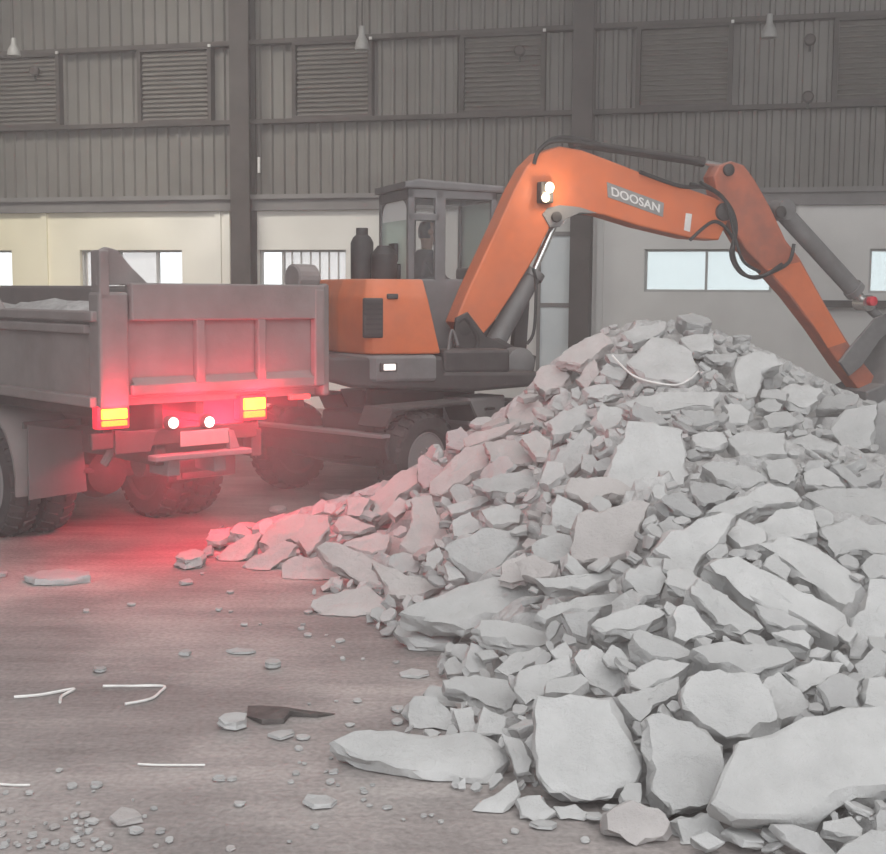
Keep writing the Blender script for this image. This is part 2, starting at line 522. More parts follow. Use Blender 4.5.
# pale sheet door beside the column, with a mid rail
s0, s1 = wp(541, 300)[0], wp(573, 300)[0]
root = empty('door_1', wpt((s0 + s1) / 2, 0, .03)); tag(root, kind='structure')
zt = wp(555, 236)[1]
M['door'] = pmat('pale blue grey door', (.70, .73, .74), .6, (.6, .64, .66), 1.2)
mb = MB(); wbox(mb, s0, s1, .02, zt, .005, .05); mb.v = [tuple(V(v) - root.location) for v in mb.v]; mb.build('door_leaf', 'door', root)
zr = wp(555, 305)[1]
mb = MB(); wbox(mb, s0, s1, zr - .03, zr + .03, .05, .07); wbox(mb, s0 - .05, s0, .0, zt, .0, .08); wbox(mb, s1, s1 + .05, .0, zt, .0, .08); wbox(mb, s0 - .05, s1 + .05, zt, zt + .06, .0, .08)
mb.v = [tuple(V(v) - root.location) for v in mb.v]; mb.build('door_frame', 'beam', root)
# ledge pipe along the right bay
s0, s1, z_ = wp(806, 303)[0], 8.2, wp(860, 304)[1]
mb = MB(); wbox(mb, s0, s1, z_ - .05, z_ + .05, 0, .18)
tag(mb.build('trim_4', 'steelwork'), kind='structure')
# side walls and roof (open at the camera's end of the shed)
mb = MB(); mb.box((-13.2, -2, 0), (-13, 24, ZT)); tag(mb.build('wall_left', 'clad'), kind='structure')
mb = MB(); mb.box((13, -2, 0), (13.2, 19, ZT)); tag(mb.build('wall_right', 'clad'), kind='structure')
mb = MB(); mb.box((-13.2, 2.0, ZT), (13.2, 24.5, ZT + .15)); tag(mb.build('ceiling', 'clad'), kind='structure')

# unlit high-bay lamps hanging in front of the cladding
for px, pt, pb, lab in [(14, 38, 56, 'small unlit pendant lamp hanging before the louvre in the upper corner, far from the excavator'),
                    (362, 26, 50, 'unlit pendant lamp hanging in front of the louvre above the excavator cab'),
                    (769, 14, 38, 'unlit pendant lamp hanging before the plain sheet above the excavator arm')]:
    p = onplane(px, pb, WO + WN * 1.2, WN); q = onplane(px, pt, WO + WN * 1.2, WN)
    root = tag(empty('pendant_lamp', p), lab, 'lamp')
    h = q.z - p.z
    mb = MB(); mb.lathe([(.10, 0), (.105, .02), (.09, h * .35), (.045, h * .62), (.035, h)], (0, 0, 0), (0, 0, 1), 20); mb.build('lamp_shade', 'rubberlamp', root, True)
    mb = MB(); mb.tube([(0, 0, h), (0, 0, ZT - p.z)], .012, 6); mb.build('suspension_cord', 'steelwork', root)
# small dark cable boxes screwed to the cladding
for px, py, lab in [(35, 71, 'small dark box on the louvre near the corner pendant lamp'), (520, 51, 'small dark rusty box on the louvre above the boom elbow'),
                    (810, 40, 'small dark box on the plain sheet, upper one of two above the excavator arm'), (808, 97, 'small dark box on the girt, lower one of two above the excavator arm')]:
    p = onplane(px, py, WO + WN * .14, WN)
    root = tag(empty('junction_box', p), lab, 'box')
    mb = MB(); mb.lathe([(.075, -.02), (.08, .0), (.08, .05), (.06, .07)], (0, 0, 0), WN, 16); mb.build('box_body', 'steelwork', root, True)
    mb = MB(); mb.tube([(0, 0, -.07), (0, 0, -.16)], .015, 6); mb.build('cable_stub', 'rubber_hose', root)
p = onplane(259, 165, WO + WN * .36, WN)
root = tag(empty('wall_lamp', p), 'small white fluorescent tube lamp fixed beside the first steel column', 'lamp')
mb = MB(); mb.tube([(0, 0, -.12), (0, 0, .12)], .022, 10); mb.build('lamp_tube', 'white_line', root, True)
mb = MB(); mb.box((-.03, .0, -.14), (.03, .05, .14), .006); mb.build('lamp_holder', 'steelwork', root)
HAZE, KEY, SKYL, RED, SKY, PUFF = .0095, 280, 420, 42, 2.0, .13
NFILL = 290
# ------------------------------------------------------------------ dump truck
# local axes: x along the tail (left to right), y forward, z up; origin under the left rear corner of the bed
_t0 = onz(100, 400, 1.14)
TR = tag(empty('dump_truck', (_t0.x, _t0.y, 0), math.radians(43)), 'dusty tipper truck seen from its tail with glowing tail lamps, beside the excavator', 'truck')
TRM = Matrix.Translation(TR.location) @ Matrix.Rotation(math.radians(43), 4, 'Z')
TRI = TRM.inverted()
def tl(px, py, y=0.0):
    """pixel -> truck local (x, z) on the plane local y = y"""
    n = TRM.to_3x3() @ V((0, 1, 0))
    q = TRI @ onplane(px, py, TRM @ V((0, y, 0)), n)
    return q.x, q.z
BW = tl(320, 395)[0]           # bed width
ZF = 1.14                      # bed floor
ZTG = tl(200, 285)[1]          # top of the tailgate
ZSD = tl(100, 311)[1]          # top of the side board
BL = 5.5
def part(mb, name, mat, parent=TR, smooth=False):
    return mb.build(name, mat, parent, smooth)
# tailgate: wide corner post, ribs and rails
mb = MB()
xp = tl(128, 340)[0]
mb.box((xp, .0, ZF + .0), (BW, .035, ZTG), .006)
zr1 = tl(200, 320)[1]; zr2 = tl(200, 372)[1]
mb.box((xp, -.06, zr1), (BW, .0, ZTG + .01), .012)
mb.box((xp, -.05, ZF + .02), (BW, .0, zr2 - .06), .012)
for px in (197, 258):
    x = tl(px, 340)[0]
    mb.box((x - .035, -.055, zr2 - .07), (x + .035, .0, zr1 + .01), .01)
mb.box((BW - .09, -.065, ZF + .02), (BW + .0, .0, ZTG - .02), .012)
mb.prism([(xp + .02, -.002, zr2 - .02), (BW - .1, -.002, zr2 - .02), (BW - .1, -.05, zr2 - .07), (xp + .02, -.05, zr2 - .07)], (0, .002, -.01))
part(mb, 'tailgate', 'truck')
# corner posts with their pointed ears
for side in (0, 1):
    mb = MB()
    if side == 0:
        mb.box((-.01, -.03, ZF - .06), (xp - .005, .12, ZTG - .05), .02)
        ear = [tl(97, 285), tl(97, 252), tl(107, 247), tl(118, 250), tl(131, 266), tl(150, 285)]
        mb.prism([(x, .0, z) for x, z in ear], (0, .06, 0), .01)
        mb.box((tl(97, 260)[0], -.03, ZTG - .1), (tl(107, 260)[0], .09, tl(104, 250)[1]), .01)
    else:
        mb.box((BW + .005, -.03, ZF - .06), (BW + .07, .12, ZTG + .02), .02)
        mb.lathe([(.085, -.1), (.1, -.09), (.1, .08), (.08, .1)], (BW - .1, .07, ZTG + .06), (1, 0, 0), 20)
    part(mb, 'corner_post', 'truck')
# side boards
for side in (0, 1):
    mb = MB()
    x0, x1 = (0.0, .045) if side == 0 else (BW - .005, BW + .04)
    zt = ZSD if side == 0 else ZTG
    mb.box((x0, .13, ZF), (x1, BL, zt - .02), .006)
    xo = x0 - .05 if side == 0 else x1
    mb.box((xo, .0, zt - .07), (xo + .05 + .045 * (side == 0), BL, zt), .012)
    mb.box((xo + (.0 if side == 0 else 0), .10, zt - .15), (xo + .05, BL, zt - .09), .01)
    mb.box((xo - .01, .02, ZF - .05), (xo + .06, BL, ZF + .02), .01)
    for y in (1.55, 2.4, 3.22):
        mb.box((xo + .01, y - .04, ZF), (xo + .05, y + .04, zt - .1), .008)
    part(mb, 'side_board', 'truck')
mb = MB()
mb.box((.05, BL + .01, ZF), (BW - .01, BL + .06, ZTG + .12), .01)
mb.box((.05, BL - .02, ZTG + .07), (BW - .01, BL + .1, ZTG + .15), .015)
part(mb, 'headboard', 'truck')
# gusset at mid length of the left board
mb = MB(); mb.prism([(-.02, 1.42, ZSD + .0), (-.02, 1.75, ZSD), (-.02, 2.05, ZSD + .35), (-.02, 1.9, ZSD + .38)], (.05, 0, 0), .008); part(mb, 'side_gusset', 'truck')
mb = MB(); mb.box((.02, .04, ZF - .05), (BW - .02, BL, ZF - .003)); part(mb, 'bed_floor', 'truck')
mb = MB()
for x in (.5, BW - .5):
    mb.box((x - .045, .1, .66), (x + .045, 7.4, .86), .01)
    mb.box((x - .035, .12, .86), (x + .035, BL, ZF - .055), .01)
for y in (.25, 1.2, 2.4, 3.6):
    mb.box((.5, y - .04, .68), (BW - .5, y + .04, .84))
for x in (.12, .8, BW - .12):
    mb.box((x - .03, .08, 1.0), (x + .03, BL, ZF - .055))
part(mb, 'chassis_frame', 'truck_dark')
# wheels
AY, WR = 1.72, .42
def wheel(cx, cy, r, w, outer, parent, M_=None, dished=True, tread=26, name='wheel', mat='rubber'):
    """tyre as the part, rim as its sub-part; outer = +1/-1 sign of local x that shows the face"""
    mb = MB()
    h = w / 2
    prof = [(r * .58, -h * .8), (r * .66, -h), (r * .90, -h * .98), (r * .985, -h * .72), (r, -h * .3), (r, h * .3), (r * .985, h * .72), (r * .90, h * .98), (r * .66, h), (r * .58, h * .8)]
    ax = V((1, 0, 0))
    mb.lathe(prof, (0, 0, 0), ax, 48)
    for k in range(tread):
        for sgn in (-1, 1):
            a = 2 * PI * (k + .25 * sgn) / tread
            e = V((0, math.cos(a), math.sin(a))); tg = V((0, -math.sin(a), math.cos(a)))
            c = e * (r - .004)
            q = [c + tg * .02 * r / .4 + ax * (sgn * h * .15), c - tg * .02 * r / .4 + ax * (sgn * h * .15),
                 c - tg * .032 * r / .4 + ax * (sgn * h * .98) - e * .03, c + tg * .026 * r / .4 + ax * (sgn * h * .98) - e * .03]
            mb.prism(q, e * .024)
    t = mb.build(name, mat, parent, True)
    mb = MB()
    o = outer
    mb.lathe([(r * .6, o * h * .82), (r * .57, o * h * .9), (r * .5, o * h * .5), (r * .36, o * h * .35), (r * .30, o * h * .75), (r * .18, o * h * .85), (r * .17, o * h * 1.15), (r * .12, o * h * 1.2)], (0, 0, 0), ax, 36)
    for k in range(8):
        a = 2 * PI * k / 8
        mb.lathe([(.016, 0), (.016, .03)], (o * h * .72, math.cos(a) * r * .24, math.sin(a) * r * .24), (o, 0, 0), 6)
    mb.build('rim', 'rim', t, True, 30)
    t.location = (cx, cy, r)
    return t
for x, o in ((.10, -1), (.385, -1), (BW - .385, 1), (BW - .10, 1)):
    wheel(x, AY, WR, .235, o, TR)
for x, o in ((.14, -1), (BW - .14, 1)):
    wheel(x, 6.9, WR, .235, o, TR)
mb = MB(); mb.tube([(.2, AY, WR), (BW / 2 - .2, AY, WR), (BW / 2 + .2, AY, WR), (BW - .2, AY, WR)], .075, 14)
mb.lathe([(.05, -.2), (.17, -.15), (.22, 0), (.17, .15), (.06, .24)], (BW / 2, AY, WR), (0, 1, 0), 20)
part(mb, 'rear_axle', 'truck_dark', smooth=True)
mb = MB()
for x in (.5, BW - .5):
    for k in range(4):
        mb.box((x - .04, AY - .6 + .08 * k, WR + .08 + .028 * k), (x + .04, AY + .6 - .08 * k, WR + .104 + .028 * k))
part(mb, 'leaf_spring', 'truck_dark')
# fenders (arched) and mud flaps
for x0, x1 in ((-.04, .5), (BW - .5, BW + .04)):
    mb = MB(); vs = []
    n = 14
    for i in range(n + 1):
        a = math.radians(-8 + 196 * i / n)
        for rr in (WR + .10, WR + .125):
            for x in (x0, x1):
                vs.append((x, AY - math.cos(a) * rr, WR + .02 + math.sin(a) * rr))
    fs = []
    for i in range(n):
        b = i * 4
        fs += [(b, b + 1, b + 5, b + 4), (b + 2, b + 6, b + 7, b + 3), (b, b + 4, b + 6, b + 2), (b + 1, b + 3, b + 7, b + 5)]
    fs += [(0, 2, 3, 1), (n * 4, n * 4 + 1, n * 4 + 3, n * 4 + 2)]
    mb.add(vs, fs)
    part(mb, 'fender', 'truck', smooth=True)
yf = AY - WR - .16
for side in (0, 1):
    if side == 0:
        a, b_, c, d = tl(28, 425, yf), tl(82, 430, yf), tl(86, 491, yf), tl(27, 500, yf)
    else:
        a, b_, c, d = (BW - .5, .86), (BW, .86), (BW, .38), (BW - .5, .38)
    mb = MB(); mb.prism([(a[0], yf, a[1]), (b_[0], yf, b_[1]), (c[0], yf - .02, c[1]), (d[0], yf - .03, d[1])], (0, .015, 0), .004)
    f = part(mb, 'mud_flap', 'flap')
    mb = MB(); mb.box((min(a[0], b_[0]) - .02, yf + .02, a[1] - .03), (max(a[0], b_[0]) + .02, yf + .05, a[1] + .02)); mb.build('flap_bracket', 'truck_dark', f)
# tail lamp bar, lamps, plate
mb = MB()
zb_ = tl(180, 436)[1]
mb.box((tl(96, 440)[0], .06, zb_ - .06), (tl(262, 440)[0], .10, zb_ + .05), .01)
x0, z0 = tl(118, 455); x1, z1 = tl(153, 452)
mb.prism([(x0, .03, tl(110, 432)[1]), (tl(160, 432)[0], .03, tl(160, 432)[1]), (x1, .03, z1), (x0, .03, z0)], (0, .03, 0), .006)
for x in (tl(113, 400)[0], tl(253, 400)[0]):
    mb.box((x - .03, .08, zb_), (x + .03, .12, ZF - .05))
part(mb, 'lamp_bar', 'truck_dark')
for pxa, pya, pxb, pyb in ((101, 408, 126, 427), (243, 397, 264, 418)):
    x0, z0 = tl(pxa, pyb); x1, z1 = tl(pxb, pya)
    mb = MB(); mb.box((x0 - .025, -.0, z0 - .02), (x1 + .025, .075, z1 + .02), .012)
    body = part(mb, 'tail_lamp', 'lamp_housing')
    zm = z0 + (z1 - z0) * .36
    mb = MB(); mb.box((x0, -.022, zm + .006), (x1, .0, z1), .006); tag(mb.build('amber_lens', 'tail_amber', body), 'glowing yellow lens')
    mb = MB(); mb.box((x0, -.02, z0), (x1, .0, zm - .004), .006); tag(mb.build('red_lens', 'tail_orange', body), 'glowing orange red lens')
mb = MB()
xa = tl(288, 397)[0]; xb = tl(308, 396)[0]; za = tl(298, 397)[1]
mb.box((xa, -.03, za - .015), (xb, .0, za + .02), .006)
tag(part(mb, 'side_marker', 'tail_red'), 'small red marker strip')
for px, py in ((174, 423), (210, 422)):
    x, z = tl(px, py)
    mb = MB(); mb.lathe([(.05, .0), (.052, .02), (.045, .05)], (x, .06, z), (0, -1, 0), 16); b = part(mb, 'reverse_lamp', 'truck_dark', smooth=True)
    mb = MB(); mb.lathe([(.036, .0), (.036, .012), (.02, .022)], (x, .012, z), (0, -1, 0), 16); tag(mb.build('lamp_lens', 'white_lamp', b, True), 'bright white lens')
x0, z0 = tl(181, 447); x1, z1 = tl(229, 428)
mb = MB(); mb.box((x0, .0, z0), (x1, .012, z1), .004); part(mb, 'licence_plate', 'plate')
mb = MB()
xa, za = tl(152, 459); xb, zb2 = tl(248, 452)
mb.box((xa, -.05, za - .02), (xb, .06, za + .02), .008)
mb.prism([(tl(228, 430)[0], -.01, tl(228, 430)[1]), (tl(233, 430)[0], -.01, tl(233, 430)[1]), (tl(240, 451)[0], -.01, za), (tl(230, 451)[0], -.01, za)], (0, .05, 0))
mb.box((xa + .15, .05, za - .14), (xa + .25, .3, za), .01); mb.box((xb - .25, .05, za - .14), (xb - .15, .3, za), .01)
part(mb, 'rear_bumper', 'grey_steel')
# air tank and tow hook beneath
mb = MB(); mb.lathe([(.06, -.3), (.11, -.27), (.11, .27), (.06, .3)], (BW / 2, .62, .62), (1, 0, 0), 20); part(mb, 'air_tank', 'truck_dark', smooth=True)
mb = MB(); mb.tube(curve([(.22, .25, ZF - .1), (.16, .2, .95), (.2, .22, .8), (.15, .25, .68)], 5), .03, 8); part(mb, 'air_hose', 'truck', smooth=True)
# driver's cab at the far end, outside the frame
mb = MB()
cy0, cy1 = BL + .35, BL + 1.95
prof = [(cy0, .75), (cy0, 2.25), (cy0 + .2, 2.35), (cy1 - .3, 2.33), (cy1, 1.5), (cy1 + .05, .65)]
mb.prism([(.02, y, z) for y, z in prof], (BW - .04, 0, 0), .03)
cabp = part(mb, 'driver_cab', 'truck')
mb = MB(); mb.box((.25, cy0 - .01, 1.55), (BW - .25, cy0 - .002, 2.05)); mb.box((.005, cy0 + .5, 1.5), (.018, cy1 - .3, 2.1)); mb.build('cab_window', 'pane_dark', cabp)

# load of rubble lying in the bed
mb = MB()
rnd = random.Random(5)
nx, ny = 16, 26
vs = []
for j in range(ny + 1):
    for i in range(nx + 1):
        u, v = i / nx, j / ny
        h = .12 + .50 * math.sin(PI * min(1, u * 1.0)) ** .7 * math.sin(PI * min(1, .18 + v * .8)) ** .8 + rnd.uniform(-.03, .03)
        vs.append(TRM @ V((.07 + (BW - .14) * u, .16 + (BL - .22) * v, ZF + h)))
fs = [(j * (nx + 1) + i, j * (nx + 1) + i + 1, (j + 1) * (nx + 1) + i + 1, (j + 1) * (nx + 1) + i) for j in range(ny) for i in range(nx)]
mb.add(vs, fs)
tag(mb.build('rubble_fines', 'fines'), 'loose crushed rubble filling the bed of the dusty tipper truck', 'rubble', kind='stuff')

# ------------------------------------------------------------------ wheeled excavator
EC = V((-.22, 12.4, 0)); EH = math.radians(20)
EX = tag(empty('wheeled_excavator', EC, EH), 'orange wheeled excavator with grey cab and raised boom, behind the rubble heap', 'excavator')
EXM = Matrix.Translation(EC) @ Matrix.Rotation(EH, 4, 'Z'); EXI = EXM.inverted()
def el(px, py, y=0.0):
    n = EXM.to_3x3() @ V((0, 1, 0))
    q = EXI @ onplane(px, py, EXM @ V((0, y, 0)), n)
    return q.x, q.z
def elp(px, py, y=0.0):
    x, z = el(px, py, y)
    return V((x, y, z))
def epoly(pts, y0, y1, bev=.02):
    """prism between local planes y0, y1 whose outline follows pixels on plane y0 (near side)"""
    return [(el(*p, y0)[0], y0, el(*p, y0)[1]) for p in pts], (0, y1 - y0, 0), bev
def ep(mb, name, mat, parent=EX, smooth=False):
    return mb.build(name, mat, parent, smooth)
# undercarriage: heading 50 degrees, i.e. 30 more than the upper body
UH = math.radians(30)
UC = empty('undercarriage', (0, 0, 0), UH); UC.parent = EX
uw, ub, ur = .80, .95, .41
mb = MB()
mb.box((-1.0, -.33, .48), (1.25, .33, .78), .03)
mb.box((-1.3, -.25, .38), (-1.0, .25, .62), .02)
mb.lathe([(.5, .78), (.52, .80), (.52, .93), (.48, .98)], (0, 0, 0), (0, 0, 1), 40)
ep(mb, 'chassis_frame', 'dark', UC, True)
for sx in (-ub, ub):
    mb = MB(); mb.tube([(sx, -uw + .1, ur), (sx, -.2, ur), (sx, .2, ur), (sx, uw - .1, ur)], [.09, .12, .12, .09], 14)
    mb.box((sx - .1, -.5, ur + .05), (sx + .1, .5, ur + .2), .02)
    ep(mb, 'axle', 'dark', UC, True)
    for sy in (-1, 1):
        w_ = wheel(0, 0, ur, .25, 1, UC)
        w_.location = (sx, sy * uw, ur)
        w_.rotation_euler = (0, 0, sy * PI / 2)
# fenders over the rear wheels, tool box with step on the near side
for sx in (-ub,):
    for sy in (-1, 1):
        mb = MB(); mb.box((sx - .50, sy * uw - .16, .86), (sx + .52, sy * uw + .16, .895), .012); mb.prism([(sx + .50, sy * uw - .16, .89), (sx + .62, sy * uw - .16, .70), (sx + .64, sy * uw - .16, .72), (sx + .52, sy * uw - .16, .895)], (0, .32, 0)); mb.prism([(sx - .50, sy * uw - .16, .89), (sx - .58, sy * uw - .16, .74), (sx - .56, sy * uw - .16, .73), (sx - .48, sy * uw - .16, .88)], (0, .32, 0))
        ep(mb, 'fender', 'dark', UC)
for sy in (-1, 1):
    mb = MB(); mb.prism([(-.26, sy * .66 - .17, .90), (.26, sy * .66 - .17, .90), (.26, sy * .66 - .17, .56), (-.12, sy * .66 - .17, .54), (-.26, sy * .66 - .17, .66)], (0, .34, 0), .03)
    tb = ep(mb, 'tool_box', 'rim', UC); tag(tb, 'pale dusty tool box')
    mb = MB(); mb.box((-.06, sy * .84 - .02, .78), (.06, sy * .84 + .02, .80)); mb.build('box_latch', 'dark', tb)
# dozer blade between and behind the rear wheels
mb = MB()
prof = [(-1.47, .46), (-1.50, .56), (-1.47, .66), (-1.43, .66), (-1.46, .56), (-1.43, .46)]
mb.prism([(x, -.92, z) for x, z in prof], (0, 1.84, 0), .004)
for y in (-.35, .35):
    mb.prism([(-1.45, y - .04, .60), (-1.05, y - .04, .62), (-1.05, y - .04, .47), (-1.45, y - .04, .50)], (0, .08, 0), .01)
bl = ep(mb, 'dozer_blade', 'dark', UC)
mb = MB(); mb.box((-1.55, -.93, .645), (-1.44, .93, .675), .006); mb.build('blade_lip', 'rim', bl)

# upper structure
SY = -.88        # near side plane of the body
mb = MB()
base = [(324, 357), (443, 357), (446, 372), (540, 372), (538, 386), (470, 392), (352, 388), (326, 380)]
mb.prism(*epoly(base, SY + .02, .9, .03))
ep(mb, 'slewing_platform', 'dark')
# counterweight, below the hood
mb = MB()
x0, z0 = el(366, 384, SY); x1, z1 = el(440, 354, SY); xr = x0 - .03
poly = [(xr - .10, .55, 0), (xr - .10, -.50, 0), (xr, SY + .06, 0), (xr + .12, SY - .01, 0), (x1 - .04, SY - .01, 0), (x1 - .04, .86, 0), (xr, .86, 0)]
zc0, zc1 = el(400, 382, SY)[1], el(400, 355, SY)[1]
mb.prism([(x, y, zc0) for x, y, _ in poly], (0, 0, zc1 - zc0), .03)
cw = ep(mb, 'counterweight', 'grey_steel')
xl, zl = el(389, 367, SY)
mb = MB(); mb.box((xl - .09, SY - .03, zl - .04), (xl + .07, SY - .005, zl + .04), .01); rl = mb.build('side_lamp', 'dark', cw)
mb = MB(); mb.box((xl - .06, SY - .045, zl - .028), (xl + .05, SY - .028, zl + .028), .008); mb.build('lamp_lens', emat('pale lamp lens', (1, .9, .85), .9), rl)
# orange engine hood with chamfered rear corner
zh0 = zc1 + .006; zh1 = el(400, 279, SY)[1]
bm = bmesh.new()
xf0 = el(441, 353, SY)[0]; xf1 = el(425, 281, SY)[0]
lo = [(xr - .10, .60), (xr - .10, -.42), (xr + .03, SY + .05), (xr + .10, SY), (xf0, SY), (xf0, .88), (xr, .88)]
hi = [(xr - .04, .56), (xr - .04, -.40), (xr + .06, SY + .10), (xr + .12, SY + .05), (xf1, SY + .05), (xf1, .84), (xr + .05, .84)]
md = [(xr - .10, .60), (xr - .10, -.42), (xr + .03, SY + .05), (xr + .10, SY), (xf1 + .03, SY), (xf1 + .03, .88), (xr, .88)]
zm = zh1 - .16
mb = MB()
n = len(lo)
vs = [(x, y, zh0) for x, y in lo] + [(x, y, zm) for x, y in md] + [(x, y, zh1) for x, y in hi]
fs = [tuple(range(n))[::-1], tuple(2 * n + k for k in range(n))]
for k in range(n):
    j = (k + 1) % n
    fs += [(k, j, n + j, n + k), (n + k, n + j, 2 * n + j, 2 * n + k)]
for v in vs:
    bm.verts.new(v)
bm.verts.ensure_lookup_table()
for f in fs:
    bm.faces.new([bm.verts[i] for i in f])
bmesh.ops.recalc_face_normals(bm, faces=bm.faces[:])
bmesh.ops.bevel(bm, geom=bm.edges[:], offset=.022, segments=3, affect='EDGES', profile=.5, clamp_overlap=True)
mb.bm(bm)
hood = ep(mb, 'engine_hood', 'orange', EX, True)
mb = MB()
a, b_ = el(363, 338, SY - .004), el(383, 298, SY - .004)
mb.box((a[0], SY - .02, a[1]), (b_[0], SY + .02, b_[1]), .012)
gr = mb.build('vent_grille', 'dark', hood)
mb = MB()
for k in range(7):
    z = a[1] + (b_[1] - a[1]) * (k + .7) / 8
    mb.box((a[0] + .015, SY - .032, z - .006), (b_[0] - .015, SY - .018, z + .012))
mb.build('grille_slats', 'rubber_hose', gr)
mb = MB(); xa, za = el(392, 296, SY); mb.box((xa - .05, SY - .03, za - .025), (xa + .05, SY + .005, za + .02), .01); mb.build('hood_latch', 'dark', hood)
# exhaust pipe and filter bowl at the rear of the hood top
mb = MB()
p = elp(362, 279, -.2); t = elp(360, 228, -.2)
mb.lathe([(.10, -.01), (.105, .02), (.105, .33), (.08, .38), (.055, .40), (.055, t.z - p.z), (.045, t.z - p.z)], (p.x, p.y, p.z), (0, 0, 1), 22)
ep(mb, 'exhaust_stack', 'rubber_hose', EX, True)
mb = MB()
p = elp(384, 279, -.35)
mb.lathe([(.11, -.01), (.12, .02), (.12, .22), (.06, .30)], (p.x, p.y, p.z), (0, 0, 1), 22)
ep(mb, 'air_filter', 'rubber_hose', EX, True)

# cab: near face plane y = CY, far face CF
CY, CF = .08, 1.02
cx0 = el(408, 240, CY)[0]; cx1 = el(497, 240, CY)[0]
cz0 = 1.05; cz1 = el(440, 186, CY)[1]
mb = MB()
pw = .07
def post(xa, xb, ya, yb, za, zb, bev=.015):
    mb.box((xa, ya, za), (xb, yb, zb), bev)
xd = el(440, 240, CY)[0]      # pillar between side window and door
zl = el(430, 279, CY)[1]
mb.box((cx0, CY, cz0), (cx1, CY + .05, zl), .02); mb.box((cx0, CF - .05, cz0), (cx1, CF, zl), .02)      # lower body
mb.box((cx0, CY + .05, cz0), (cx0 + .05, CF - .05, zl)); mb.box((cx1 - .05, CY + .05, cz0), (cx1, CF - .05, zl)); mb.box((cx0 + .05, CY + .05, cz0), (cx1 - .05, CF - .05, cz0 + .05))
for (xa, xb) in ((cx0, cx0 + .07), (xd - .05, xd + .06), (cx1 - .06, cx1)):
    for ya, yb in ((CY, CY + .06), (CF - .06, CF)):
        mb.box((xa, ya, zl - .03), (xb, yb, cz1 - .04), .012)
for ya, yb in ((CY, CY + .06), (CF - .06, CF)):
    zz = el(425, 217, CY)[1]
    mb.box((cx0, ya, zz - .035), (xd, yb, zz + .035), .01)
    mb.box((cx0, ya, cz1 - .12), (cx1, yb, cz1 - .03), .012)
# rounded fillets in the rear window opening
mb.box((cx0, CY, cz1 - .13), (cx0 + .06, CF, cz1 - .03), .012)
mb.box((cx1 - .06, CY, cz1 - .13), (cx1, CF, cz1 - .03), .012)
for yy, sg in ((CY + .06, 1), (CF - .06, -1)):
    pts = [(cx0 + .01, yy, cz1 - .13)]
    for k in range(7):
        a_ = PI / 2 * k / 6
        pts.append((cx0 + .01, yy + sg * (.16 - .16 * math.sin(a_)), cz1 - .13 - .16 + .16 * math.cos(a_)))
    mb.prism(pts, (.045, 0, 0))
cab = ep(mb, 'cab', 'cabgrey')
mb = MB()
mb.prism([(cx0 - .04, CY - .03, cz1 - .03), (cx1 + .06, CY - .03, cz1 - .05), (cx1 + .06, CY - .03, cz1 + .02), (cx0 + .1, CY - .03, cz1 + .06), (cx0 - .04, CY - .03, cz1 + .03)], (0, CF - CY + .06, 0), .02)
mb.build('cab_roof', 'cabgrey', cab)
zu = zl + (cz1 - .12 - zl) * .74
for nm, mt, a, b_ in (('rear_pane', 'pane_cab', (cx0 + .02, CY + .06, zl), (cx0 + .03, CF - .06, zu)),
                      ('rear_painted_reflection', 'pane_reflection', (cx0 + .02, CY + .06, zu), (cx0 + .03, CF - .06, cz1 - .12)),  # upper strip of the rear pane, a painted sky reflection
                      ('front_pane', 'pane_cab', (cx1 - .035, CY + .06, zl), (cx1 - .025, CF - .06, cz1 - .12)),
                      ('side_pane', 'pane_dark', (cx0 + .07, CY + .02, zl), (xd - .05, CY + .03, cz1 - .12)),
                      ('side_pane', 'pane_dark', (cx0 + .07, CF - .03, zl), (xd - .05, CF - .02, cz1 - .12)),
                      ('door_pane', 'pane_dark', (xd + .06, CY + .02, zl), (cx1 - .06, CY + .03, cz1 - .12)),
                      ('door_pane', 'pane_dark', (xd + .06, CF - .03, zl), (cx1 - .06, CF - .02, cz1 - .12))):
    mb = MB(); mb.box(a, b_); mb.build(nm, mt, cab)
# seat
sx_, sy_ = cx0 + .345, (CY + CF) / 2
mb = MB()
zs = 1.62
mb.box((sx_ - .22, sy_ - .22, zs - .12), (sx_ + .25, sy_ + .22, zs), .05)
mb.prism([(sx_ - .28, sy_ - .2, zs - .05), (sx_ - .20, sy_ - .2, zs - .05), (sx_ - .27, sy_ - .2, zs + .5), (sx_ - .35, sy_ - .2, zs + .5)], (0, .4, 0), .03)
mb.build('operator_seat', 'seat', cab)
mb = MB()
mb.prism([(sx_ - .28, sy_ - .11, zs + .52), (sx_ - .34, sy_ - .11, zs + .52), (sx_ - .36, sy_ - .11, zs + .70), (sx_ - .31, sy_ - .11, zs + .70)], (0, .22, 0), .02)
mb.build('headrest', 'seat', cab)
mb = MB()
for y in (sy_ - .3, sy_ + .3):
    mb.box((sx_ + .12, y - .04, zs - .25), (sx_ + .34, y + .04, zs + .02), .02)
    mb.tube([(sx_ + .34, y, zs + .0), (sx_ + .372, y, zs + .24)], .012, 8)
mb.build('control_console', 'seat', cab)
mb = MB(); mb.box((cx1 - .115, CY + .1, 1.5), (cx1 - .06, CF - .1, zl + .12), .02); mb.build('dashboard', 'seat', cab)

